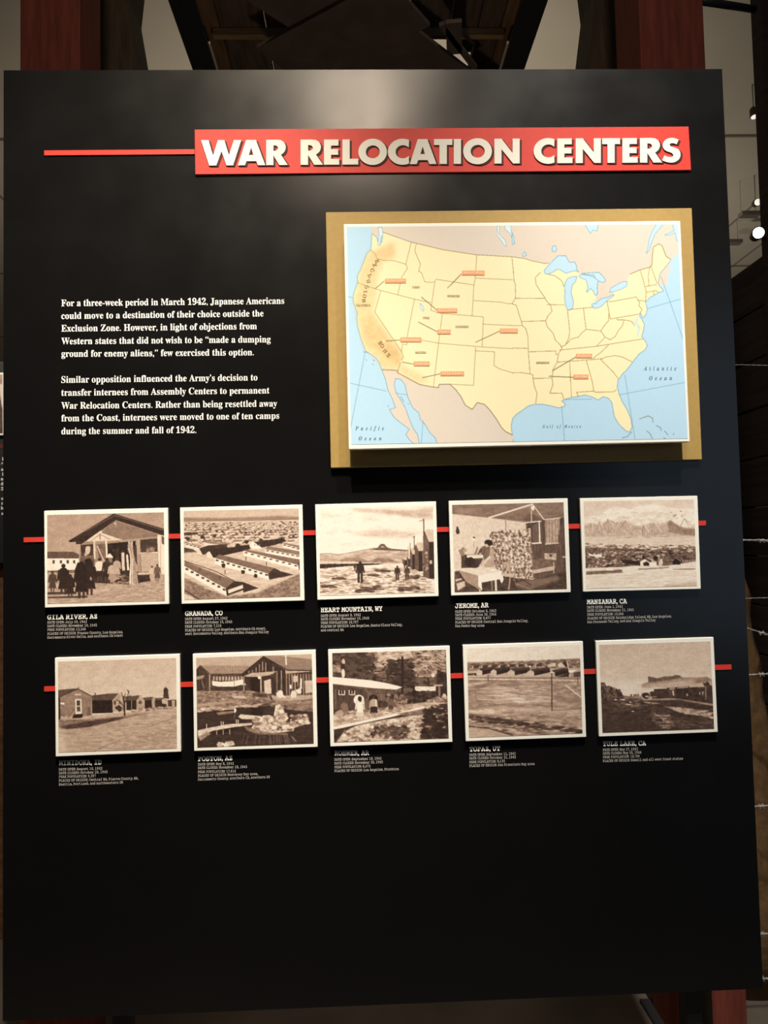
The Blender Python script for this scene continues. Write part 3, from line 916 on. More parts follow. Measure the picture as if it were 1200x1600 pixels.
# ------------------------------------------------------------------ ten mounted photographs
def photo_gila(p):
    p.vgrad(150, 172, 5)
    p.poly("80,440 310,440 365,465 360,502 80,502", 82, 1, 8)
    p.poly("80,500 360,500 362,610 80,620", 228, 1, 6)
    for x in (140, 205, 265, 322):
        p.poly([(x - 12, 515), (x + 8, 515), (x + 8, 545), (x - 12, 545)], 60)
    p.poly("80,608 365,600 380,640 80,640", 100, 1, 15)
    p.poly("370,372 680,160 1070,285 1128,300 1130,640 1070,665 870,640 500,640 370,500", 140, 1, 7)
    p.poly("430,345 550,250 745,335 600,345", 205, 1, 6)
    p.poly("560,272 680,165 1062,285 1058,320 745,335", 122, 1, 6)
    p.line("550,280 552,335", 7, 90)
    p.line("470,342 550,288 640,330", 5, 120)
    p.line("400,350 760,340 1060,310", 6, 165)
    p.poly("268,345 670,102 1128,240 1128,302 1100,292 690,160 385,372 335,375 335,352 280,356", 42, 1, 8)
    p.line("420,262 680,118 1120,250", 5, 105)
    p.blob(685, 190, 11, 15, 175)
    p.poly("378,380 490,372 490,480 380,485", 52, 1, 12)
    p.poly("372,480 500,470 500,640 372,600", 95, 1, 14)
    p.poly("515,375 600,368 612,500 545,520", 105, 1, 12)
    p.line("525,390 585,525", 10, 190)
    p.line("498,345 502,500", 15, 205)
    p.line("603,338 612,510", 15, 215)
    p.poly("614,368 865,345 868,620 620,625", 30, 1, 10)
    p.poly("870,335 905,330 915,620 875,620", 165, 1, 6)
    p.poly("905,335 1057,323 1060,446 910,450", 58, 1, 10)
    p.line("905,452 1062,446", 8, 215)
    p.scatter([(960, 400), (1050, 395), (1050, 435), (960, 440)], 14, 12, 14, 110, 170)
    p.poly("868,462 908,460 915,612 880,615", 150, 1, 4)
    p.poly("912,460 1062,452 1066,610 918,614", 172, 1, 5)
    p.line("908,460 916,612", 7, 120)
    p.poly("1062,290 1128,300 1130,635 1072,662", 218, 1, 6)
    p.line("1085,300 1090,640", 4, 160)
    p.poly("1095,300 1128,310 1128,380 1100,370", 90)
    p.poly("80,622 340,630 500,655 1132,640 1132,885 78,908", 163, 1, 16, (20, 5))
    p.scatter([(500, 700), (1125, 690), (1128, 800), (520, 770)], 240, 15, 5, 110, 200, .6)
    p.poly("490,640 640,600 900,618 990,640 1000,700 820,730 500,716", 46, 1, 14)
    p.poly("885,625 985,625 985,645 885,645", 190)
    p.poly("80,800 330,795 345,815 80,822", 62, 1, 10)
    p.poly("85,840 440,830 440,848 85,856", 70, 1, 8)
    p.scatter([(640, 660), (800, 640), (800, 720), (650, 720)], 40, 18, 6, 90, 190)
    for i in range(46):
        x = 800 + RNG.rand() * 85
        p.line([(795 + RNG.rand() * 45, 345 + RNG.rand() * 90), (800 + (x - 800) * .5 + 20, 520), (x + 5, 725 + RNG.rand() * 14)], 4.5, 110 + RNG.rand() * 130)
    p.poly("845,400 875,380 880,560 862,520", 60)
    p.line("790,470 800,600", 18, 215)
    p.line("455,400 420,470", 26, 165)
    p.blob(440, 430, 26, 40, 190)
    for x, y, h, g in ((690, 470, 0, 0),):
        pass
    for x, y, r in ((667, 430, 14), (705, 425, 16), (752, 440, 15), (635, 465, 12)):
        p.blob(x, y, r, r, 55)
    p.line("752,455 758,600", 26, 200)
    p.line("700,450 705,560", 34, 46)
    p.blob(638, 485, 22, 26, 225)
    p.line("640,500 648,600", 32, 120)
    p.person(545, 700, 205, 52, 38, True, 215)
    p.person(610, 705, 210, 48, 36, True)
    p.person(655, 715, 180, 150, None, True, 175)
    p.person(700, 670, 175, 160, 170, True, 165)
    p.person(1012, 695, 130, 190, 170, True)
    p.person(1060, 700, 150, 95, 80, True)
    for x, y, h, g in ((128, 795, 185, 66), (285, 845, 205, 38), (225, 815, 268, 34), (455, 820, 310, 34), (385, 850, 325, 30)):
        p.person(x, y, h, g, g, True)
    p.blob(450, 600, 42, 110, 36, 1, .1)
    p.blob(380, 660, 58, 130, 30, 1, .1)
    p.blob(225, 680, 38, 90, 34, 1, .12)
    p.blob(285, 720, 34, 70, 38, 1, .12)
    p.blob(438, 525, 30, 20, 30)
    p.blob(468, 680, 10, 16, 150)


def barrack_long(p, a, b, c, d, h, wall, roof, end, win=0):
    """a-b near wall base line, c-d ridge line"""
    p.poly([(a[0], a[1] - h), (b[0], b[1] - h), b, a], wall, 1, 5)
    p.poly([c, d, (b[0], b[1] - h), (a[0], a[1] - h)], roof, 1, 8, (14, 4))
    for i in range(win):
        t = (i + .5) / win
        x, y = a[0] + (b[0] - a[0]) * t, a[1] + (b[1] - a[1]) * t - h * .72
        p.poly([(x - 13, y - h * .16), (x + 13, y - h * .1), (x + 13, y + h * .18), (x - 13, y + h * .12)], 60)


def photo_granada(p):
    p.vgrad(185, 175, 3)
    p.poly("68,165 400,170 760,160 900,150 1100,160 1105,210 70,215", 125, .9, 14, (40, 3), 2)
    p.poly("68,205 1105,185 1112,870 75,900", 190, 1, 14, (24, 5))
    for k in range(9):
        y = 215 + k * 10 + k * k * 1.1
        hh = 5 + k * 1.6
        n = int(16 - k)
        for i in range(n):
            x = 70 + (i + RNG.rand() * .4) * 1040 / n
            w = 1040 / n * (.45 + .3 * RNG.rand())
            p.poly([(x, y), (x + w, y - 6), (x + w, y - 6 + hh), (x, y + hh)], 95 + 50 * RNG.rand(), 1, 10)
            p.poly([(x, y + hh), (x + w, y - 6 + hh), (x + w, y + hh * 1.7 - 6), (x, y + hh * 1.8)], 220, .9)
    p.scatter([(70, 215), (1095, 200), (1100, 400), (75, 400)], 300, 9, 5, 50, 120, .8)
    for x, y, r in ((235, 340, 20), (350, 328, 17), (105, 352, 22), (625, 300, 13), (705, 293, 11), (782, 288, 11), (848, 280, 10), (908, 278, 10), (968, 272, 10), (1025, 268, 10), (180, 280, 10), (245, 272, 9), (365, 285, 10), (1048, 332, 12), (630, 382, 22), (760, 365, 18), (85, 272, 10)):
        p.blob(x, y, r, r * .75, 52)
    p.poly("70,300 190,295 205,315 75,325", 60, 1, 8)
    p.poly("70,430 150,445 190,470 75,478", 72, 1, 14)
    barrack_long(p, (255, 410), (560, 455), (270, 370), (570, 400), 22, 215, 130, 0)
    barrack_long(p, (85, 420), (215, 455), (90, 385), (230, 415), 26, 225, 140, 0, 4)
    # dark tar-roofed halls
    p.poly("185,455 215,440 240,470 235,500 195,490", 205, 1, 5)
    p.poly("210,440 290,412 560,395 580,410 545,440 240,495", 52, 1, 8)
    p.poly("275,480 305,462 332,492 330,530 280,520", 215, 1, 5)
    p.poly("300,462 380,440 660,405 682,430 640,455 335,522", 40, 1, 8)
    p.poly("455,410 500,392 535,400 530,425 460,432", 190, 1, 5)
    p.poly("655,405 690,385 765,405 765,440 690,445 660,430", 228, 1, 5)
    p.poly("700,385 770,372 960,345 985,375 880,410 765,432", 48, 1, 10)
    for i in range(3):
        p.poly([(700 + i * 22, 400), (708 + i * 22, 400), (708 + i * 22, 415), (700 + i * 22, 415)], 120)
    # barracks in rows
    barrack_long(p, (950, 425), (1105, 470), (960, 388), (1105, 415), 30, 225, 125, 0, 4)
    barrack_long(p, (795, 480), (1105, 535), (820, 418), (1105, 465), 34, 230, 120, 0, 7)
    barrack_long(p, (600, 500), (1095, 628), (625, 448), (1105, 540), 40, 232, 112, 0, 9)
    p.poly("1085,572 1108,545 1108,625 1095,630", 70)
    barrack_long(p, (345, 575), (832, 718), (385, 492), (870, 612), 52, 232, 108, 0, 10)
    p.poly("822,668 875,612 925,635 930,695 832,718", 52, 1, 6)
    p.poly("925,640 1050,672 930,700", 58, 1, 8)
    for x, y in ((425, 590), (598, 645), (712, 680)):
        p.blob(x, y, 18, 16, 40)
        p.poly([(x - 14, y), (x + 14, y), (x + 14, y + 20), (x - 14, y + 20)], 46)
    barrack_long(p, (75, 655), (455, 862), (82, 555), (520, 728), 62, 230, 112, 0, 8)
    p.line("80,552 350,640 520,728", 6, 60)
    p.poly("445,795 520,728 600,742 600,810 455,862", 44, 1, 6)
    p.poly("465,808 598,762 600,792 470,840", 215)
    p.poly("520,728 600,738 740,792 602,832 600,745", 50, 1, 8)
    for x, y in ((215, 640), (392, 715), (440, 665), (625, 545), (808, 590)):
        p.line([(x, y), (x, y - 32)], 8, 55)
    for k in range(22):
        x = 110 + k * 17
        p.line([(x, 585 + k * 7.3), (x - 18, 615 + k * 8.2)], 2, 80, .5)
    p.poly("75,700 300,800 450,868 720,835 1112,660 1112,870 75,900", 118, .9, 30, (9, 5), 2)
    p.poly("76,840 150,870 175,895 76,900", 200, 1, 10)
    p.line("76,812 215,892", 9, 62)
    p.line("250,790 330,810", 6, 210)


def photo_heart(p):
    p.vgrad(232, 240, 8)
    for q, g, a in (("330,110 900,130 1095,100 1095,215 800,175 420,140", 185, .8), ("600,120 1000,150 1095,175 900,190 700,160", 165, .7), ("350,330 620,300 980,330 860,380 560,370 380,345", 192, .8), ("90,150 300,180 330,200 120,190", 205, .6), ("100,330 300,300 430,320 200,350", 215, .7), ("430,200 560,195 600,215 450,225", 210, .6), ("85,440 400,410 560,430 300,450", 220, .6)):
        p.poly(q, g, a, 14, (40, 8), 6)
    p.poly("80,515 160,508 250,520 340,505 480,480 590,462 720,470 870,480 870,600 80,600", 178, 1, 22, (26, 7))
    p.poly("250,575 340,550 430,545 520,580 600,548 700,560 800,590 250,595", 118, .8, 22, (14, 6), 2)
    p.line("80,518 160,510 250,522 340,508 480,480 580,462", 4, 110)
    p.poly("525,480 600,462 615,440 632,426 660,428 682,455 720,470 870,482 860,492 700,485", 88, 1, 16, (6, 6))
    p.poly("625,445 655,450 665,462 630,462", 180, .8)
    p.poly("82,600 400,590 670,600 1005,600 1112,740 1112,865 85,890", 222, 1, 16, (20, 4))
    p.poly("82,585 400,585 400,602 82,608", 200)
    p.poly("82,606 400,600 560,600 660,602 600,612 330,625 84,648", 44, 1, 8)
    for x in (140, 200, 255, 305, 350, 385):
        p.poly([(x - 22, 604), (x - 12, 582), (x + 14, 582), (x + 22, 604)], 205)
        p.line([(x, 604), (x, 630)], 3, 130)
    p.scatter([(90, 650), (1000, 640), (1105, 860), (95, 880)], 420, 26, 5, 120, 185, .7)
    p.scatter([(90, 700), (1000, 700), (1105, 860), (95, 880)], 110, 18, 4, 70, 120, .7)
    for x0, y0, w, h in ((555, 822, 110, 22), (890, 825, 100, 24), (480, 845, 60, 14), (935, 725, 46, 22), (260, 735, 50, 10), (165, 805, 50, 10), (640, 665, 60, 12), (560, 705, 40, 8)):
        p.scatter([(x0 - w, y0 - h * .4), (x0 + w * .6, y0 - h), (x0 + w, y0 + h * .5), (x0 - w, y0 + h * .6)], 36, 20, 6, 52, 110, .9)
    # barracks receding on the right
    for x0, x1, yr, ye, yb, yt in ((820, 862, 560, 570, 620, 545), (860, 892, 545, 560, 632, 520), (888, 930, 515, 520, 655, 460), (930, 1002, 485, 490, 672, 415), (1004, 1112, 405, 410, 738, 298)):
        p.poly([(x0, ye - (ye - yt) * .55), (x0 + (x1 - x0) * .3, yt), (x1, yt), (x1, ye), (x0 + (x1 - x0) * .42, ye)], 195, 1, 6)
        p.poly([(x0, yb - 22), (x0, ye - (ye - yt) * .5), (x0 + (x1 - x0) * .12, yt + 14), (x0 + (x1 - x0) * .48, ye), (x0 + (x1 - x0) * .5, yb)], 92, 1, 10)
        p.poly([(x0 + (x1 - x0) * .48, ye), (x1, ye), (x1, yb), (x0 + (x1 - x0) * .5, yb)], 44, 1, 10, (3, 14))
    p.scatter([(1015, 500), (1050, 500), (1055, 690), (1015, 680)], 12, 6, 12, 160, 220)
    p.poly("1062,575 1085,575 1085,605 1062,605", 190)
    for x, y0, y1, w in ((1010, 205, 340, 9), (926, 358, 480, 7), (889, 420, 520, 5), (872, 450, 530, 4)):
        p.line([(x, y1), (x, y0)], w, 62)
    p.line("1010,212 970,228", 5, 90)
    p.line("926,362 905,372", 4, 100)
    p.person(445, 768, 185, 46)
    p.blob(447, 640, 26, 45, 42, 1, .1)
    p.poly("446,770 560,772 520,784 440,780", 110, .9)
    p.person(398, 665, 55, 60)
    p.person(775, 745, 125, 52)
    p.person(862, 745, 125, 70, 60)
    p.person(840, 640, 45, 60)


def photo_jerome(p):
    p.vgrad(200, 195, 3)
    p.poly("62,105 1062,82 1070,240 890,245 720,262 400,222 65,190", 118, 1, 12, (30, 9))
    p.poly("90,150 240,135 330,150 230,180 120,178", 148, .8, 8, (30, 8), 5)
    p.poly("690,240 760,180 880,240 720,258", 88, .8, 8, (20, 8), 3)
    p.poly("66,190 400,222 720,262 730,480 560,900 90,890", 206, 1, 6)
    p.line("68,190 400,224 720,264", 5, 150)
    p.line("545,240 545,350", 10, 150)
    p.poly("720,262 890,240 1070,225 1085,780 780,760", 86, 1, 14, (5, 30))
    for x in range(735, 1080, 22):
        p.line([(x, 460), (x + 3, 640)], 3, 58, .8)
    p.line("395,224 778,105", 13, 222)
    p.line("780,102 885,240", 10, 205)
    p.line("772,115 775,400", 9, 190)
    p.blob(785, 135, 14, 22, 245)
    p.poly("735,265 850,255 852,450 780,452 740,330", 70, 1, 12, (4, 14))
    p.poly("780,300 835,262 840,440 785,440", 95, 1, 10, (3, 14))
    p.line("718,268 858,254", 9, 232)
    p.line("842,256 848,452", 12, 232)
    p.line("780,452 860,446", 12, 228)
    p.poly("895,240 1020,225 1025,300 1005,445 900,455", 165, 1, 20, (5, 12))
    for x in (905, 930, 958, 985, 1010):
        p.line([(x, 240), (x + 2, 440)], 6, 105, .7)
    p.line("892,240 1030,225", 8, 215)
    p.line("898,458 1012,448", 9, 210)
    p.poly("1025,225 1068,222 1080,470 1030,460", 78, 1, 16, (4, 16))
    p.line("875,250 880,470", 14, 70)
    # floor
    p.poly("88,890 90,700 460,700 640,760 780,770 1085,700 1092,862 560,890", 66, 1, 14, (24, 6))
    p.poly("630,800 1000,740 1030,770 760,862 640,840", 118, .9, 8, (20, 5), 3)
    p.line("640,812 770,862", 7, 140)
    # bed behind the curtain
    p.poly("780,600 900,575 985,600 990,650 940,690 785,715", 108, 1, 12)
    p.poly("785,690 960,655 985,660 960,690 790,720", 190, 1, 10)
    p.poly("888,540 995,540 992,600 890,590", 178, 1, 20)
    p.poly("930,545 960,548 955,575 935,570", 80)
    p.line("972,620 972,715", 7, 200)
    p.poly("1048,565 1080,568 1082,580 1048,576", 200)
    p.line("1065,580 1062,700", 6, 60)
    # curtain
    p.poly("398,348 500,345 600,350 700,325 765,316 790,775 640,760 520,740 450,670", 205, 1, 8)
    for i in range(22):
        t = i / 21.0
        x0, x1 = 402 + 360 * t, 455 + 332 * t
        yb = 672 + 100 * min(1, t * 1.6)
        p.line([(x0, 350 - 30 * t), (x1, yb)], 5 + 5 * RNG.rand(), 150 if i % 2 else 232, .6)
    for i in range(360):
        t, k = RNG.rand(), RNG.rand()
        x = (402 + 360 * t) * (1 - k) + (455 + 332 * t) * k
        y = (350 - 30 * t) * (1 - k) + (672 + 100 * min(1, t * 1.6)) * k
        p.blob(x, y, 7 + 6 * RNG.rand(), 7 + 7 * RNG.rand(), 70 + 60 * RNG.rand(), .8, .5, 7)
    # stove, shelf, wall ornaments
    p.poly("148,560 180,545 345,548 345,640 270,670 150,670", 70, 1, 16)
    p.poly("200,556 345,552 342,582 200,586", 222)
    p.blob(230, 620, 50, 40, 38)
    p.blob(290, 625, 22, 30, 60)
    p.line("160,548 350,545", 9, 190)
    p.blob(155, 525, 30, 28, 130, 1, .5)
    p.blob(185, 515, 18, 20, 165, 1, .4)
    p.poly("262,545 290,485 305,490 290,548", 165)
    p.line("292,485 272,548", 6, 60)
    p.blob(118, 335, 15, 26, 55, 1, .6)
    p.blob(262, 410, 17, 24, 235)
    p.blob(262, 400, 11, 9, 70)
    p.line("260,430 262,500", 5, 150)
    # woman leaning over the stove
    p.poly("300,520 340,475 400,470 420,520 405,590 360,640 345,560", 105, 1, 12)
    p.poly("405,490 440,500 445,660 360,665 345,640 400,580", 165, 1, 8)
    p.line("405,570 320,650", 22, 205)
    p.line("345,600 325,645", 16, 180)
    p.blob(392, 448, 38, 30, 36, 1, .12)
    p.blob(375, 472, 16, 16, 190)
    p.line("330,505 300,545", 14, 75)
    # table with cloth
    p.line("455,780 458,880", 18, 220)
    p.line("318,820 318,885", 18, 215)
    p.line("420,790 425,870", 12, 130)
    p.poly("125,690 300,735 330,875 290,850 190,790", 150, 1, 8)
    p.poly("122,688 200,668 420,672 510,695 300,738", 212, 1, 4)
    p.poly("300,738 512,695 526,775 508,808 490,770 330,800 335,870 300,830", 238, 1, 5)
    p.poly("405,685 450,678 455,695 412,702", 245)
    p.blob(265, 655, 40, 18, 50)
    # chair
    p.line("520,630 632,640", 20, 170)
    p.line("522,628 512,730", 8, 150)
    p.line("632,638 618,780", 8, 160)
    p.line("575,650 580,715", 14, 165)
    p.poly("520,722 620,715 615,748 540,748", 190)
    p.line("585,745 572,862", 11, 165)
    p.line("612,745 640,830", 7, 110)
    p.line("690,765 770,825", 7, 50)
    p.poly("92,700 130,695 160,760 190,870 92,882", 78, 1, 20)
    p.poly("95,770 150,760 155,775 98,790", 190)
    p.poly("105,810 180,785 185,830 120,870", 195, 1, 14)


def photo_manzanar(p):
    p.vgrad(205, 210, 6)
    p.poly("66,260 130,230 200,240 300,170 400,160 480,180 560,150 700,130 840,160 930,180 1055,170 1062,360 72,360", 232, 1, 12, (20, 14), 3)
    p.poly("330,170 420,160 350,200 300,220", 212, .7, 8, (12, 6), 3)
    p.scatter([(80, 220), (1050, 180), (1055, 340), (80, 330)], 120, 26, 10, 195, 222, .6)
    p.poly("72,330 150,300 220,320 300,270 370,300 430,275 520,320 600,330 660,300 740,310 800,290 840,270 890,310 960,340 1060,345 1066,470 78,470", 178, 1, 16, (10, 10), 2)
    for x, y in ((130, 300), (205, 290), (280, 265), (365, 290), (440, 280), (600, 320), (690, 300), (835, 275), (960, 260), (1050, 310)):
        for k in range(5):
            p.line([(x + RNG.rand() * 10, y), (x - 50 + RNG.rand() * 140, y + 60 + RNG.rand() * 75)], 6, 132 + 30 * RNG.rand(), .6)
            p.line([(x + 14, y), (x - 20 + RNG.rand() * 110, y + 60 + RNG.rand() * 60)], 7, 212, .5)
    p.poly("820,300 850,280 905,320 960,345 1062,350 1066,420 830,380", 125, .8, 18, (7, 9), 2)
    p.scatter([(830, 180), (960, 180), (980, 290), (900, 290)], 10, 12, 5, 120, 150)
    p.poly("76,420 1066,415 1068,480 80,482", 208, .9, 6, (40, 4), 3)
    p.scatter([(320, 415), (1060, 412), (1062, 435), (330, 440)], 24, 20, 4, 150, 180, .6)
    p.poly("80,484 1068,492 1070,530 82,520", 205, 1, 20, (16, 3))
    p.poly("82,515 300,520 620,535 1070,510 1075,660 800,680 300,720 92,722", 106, 1, 22, (12, 4))
    p.scatter([(84, 485), (1066, 500), (1068, 540), (84, 530)], 110, 16, 5, 70, 140, .8)
    p.scatter([(84, 530), (1068, 530), (1070, 640), (90, 700)], 420, 17, 7, 42, 120, .85)
    p.scatter([(110, 540), (780, 560), (780, 640), (100, 700)], 90, 13, 6, 170, 225, .8)
    p.poly("110,565 150,582 235,575 230,605 120,590", 238)
    p.scatter([(640, 500), (1060, 510), (1060, 560), (640, 550)], 40, 12, 4, 210, 240, .8)
    p.poly("90,700 420,690 640,668 800,682 1072,640 1082,862 92,888", 222, 1, 12, (26, 4))
    p.poly("92,730 410,712 420,740 92,760", 98, .9, 22, (12, 3), 1)
    p.poly("275,698 330,695 335,720 275,722", 242)
    p.poly("560,705 760,695 840,688 820,700 560,715", 90, .7)
    p.poly("395,620 500,630 580,640 575,680 420,655", 40, 1, 10)
    p.poly("575,640 615,620 655,645 655,682 575,680", 222, 1, 5)
    p.poly("600,655 630,640 655,655 655,680 605,680", 40)
    p.poly("655,648 720,650 720,682 655,682", 245)
    p.poly("735,635 765,625 775,640 770,695 740,695", 200, 1, 30, (4, 4))
    p.blob(605, 602, 16, 18, 40)
    p.blob(712, 612, 20, 20, 34)
    p.blob(522, 595, 12, 16, 50)
    p.poly("862,640 885,608 930,640 930,670 865,668", 28)
    p.line("860,640 886,606 934,640", 5, 130)
    for i in range(7):
        p.blob(955 + i * 18, 638, 5, 13, 170)
    p.line("797,560 797,650", 4, 60)
    p.poly("860,708 1070,700 1060,712 870,716", 120, .8)
    p.scatter([(100, 770), (1070, 720), (1078, 860), (96, 880)], 120, 40, 3, 188, 208, .5)
    p.poly("800,850 1078,820 1080,862 800,868", 170, .7, 14, (16, 3), 3)


def photo_minidoka(p):
    p.vgrad(188, 214, 5)
    p.poly("88,585 400,600 700,560 1095,480 1100,872 92,906", 166, 1, 18, (26, 5))
    p.poly("90,615 600,600 900,560 760,590 320,690 130,705 95,680", 112, .9, 26, (12, 5), 2)
    p.poly("110,680 330,640 640,600 650,612 350,688 160,706", 60, .9, 18, (9, 4), 1)
    p.poly("90,590 380,588 640,560 660,590 380,620 95,626", 178, .9, 16, (12, 3), 1)
    # far to near barracks
    p.poly("1060,452 1094,456 1094,512 1062,514", 70, 1, 14)
    p.poly("1018,458 1060,455 1064,512 1020,514", 60, 1, 12)
    p.poly("1052,460 1078,462 1078,512 1056,514", 165)
    p.poly("905,442 980,440 985,515 910,520", 46, 1, 10)
    p.poly("900,445 965,438 990,440 970,455 905,458", 88)
    p.poly("968,455 992,440 1018,460 1018,515 972,518", 175, 1, 12)
    p.poly("815,455 885,452 890,525 822,532", 42, 1, 10)
    p.poly("800,440 885,430 905,438 880,458 812,460", 86)
    p.poly("882,455 898,432 912,450 905,525 885,525", 165, 1, 12)
    p.poly("665,455 755,452 755,538 668,545", 36, 1, 8)
    p.poly("640,428 778,418 795,420 755,460 665,462", 84, 1, 8)
    p.poly("752,460 785,418 822,460 822,540 752,542", 172, 1, 14)
    p.blob(785, 478, 16, 18, 85)
    p.line("712,462 712,545", 6, 150)
    p.poly("375,458 550,452 552,565 378,572", 30, 1, 8)
    p.poly("350,422 500,405 605,400 550,458 376,462", 82, 1, 8)
    p.poly("548,458 608,402 660,445 660,552 552,556", 168, 1, 14)
    p.poly("560,465 580,465 580,498 562,498", 70)
    p.poly("602,465 618,465 618,490 604,490", 70)
    p.blob(600, 525, 30, 26, 55, 1, .4)
    p.poly("88,435 108,430 108,620 90,625", 40)
    p.poly("105,425 252,362 375,430 375,592 108,600", 132, 1, 10)
    for y in range(450, 600, 22):
        p.line([(108, y), (375, y - 4)], 2, 108, .7)
    p.poly("85,372 252,358 262,366 108,432 88,440", 80, 1, 8)
    p.line("105,430 254,362 378,428", 8, 60)
    p.poly("230,405 282,402 282,418 230,420", 190)
    p.poly("232,450 286,448 290,575 236,578", 218)
    p.poly("244,462 274,460 276,505 246,506", 66)
    p.poly("246,515 276,513 278,555 248,556", 78)
    p.poly("110,480 142,480 142,496 110,496", 230)
    p.poly("330,520 360,515 362,590 332,590", 100, 1, 14)
    p.poly("225,580 300,575 292,608 205,612", 32)
    p.line("232,545 182,612", 8, 150)
    p.line("225,540 172,608", 4, 60)
    p.line("403,415 403,398", 10, 60)
    p.line("262,360 262,345", 5, 70)
    # bare tree, tower
    p.line("652,590 650,480 640,430", 15, 46)
    for q in ("650,520 610,470 580,455", "648,500 672,450 690,380", "645,470 628,400 620,395", "655,470 700,420", "650,540 600,500", "690,400 675,370", "640,440 660,405"):
        p.line(q, 6, 58)
    p.poly("985,360 1000,348 1018,360 1030,450 980,440", 56, 1, 10)
    p.line("982,378 1025,376", 6, 40)
    p.scatter([(690, 540), (1050, 505), (1060, 530), (690, 570)], 50, 16, 5, 70, 210)
    p.blob(985, 505, 26, 16, 45, 1, .4)
    p.line("395,886 700,760 900,670 1095,600", 5, 100)
    p.line("420,860 760,735 1000,640", 14, 182, .5)
    p.scatter([(100, 720), (1095, 590), (1098, 868), (95, 895)], 240, 34, 5, 140, 188, .45)
    p.scatter([(700, 780), (1098, 700), (1098, 868), (600, 880)], 90, 26, 6, 128, 150, .5)
    p.poly("92,720 140,760 160,905 92,906", 205, .7, 6, (20, 20), 10)


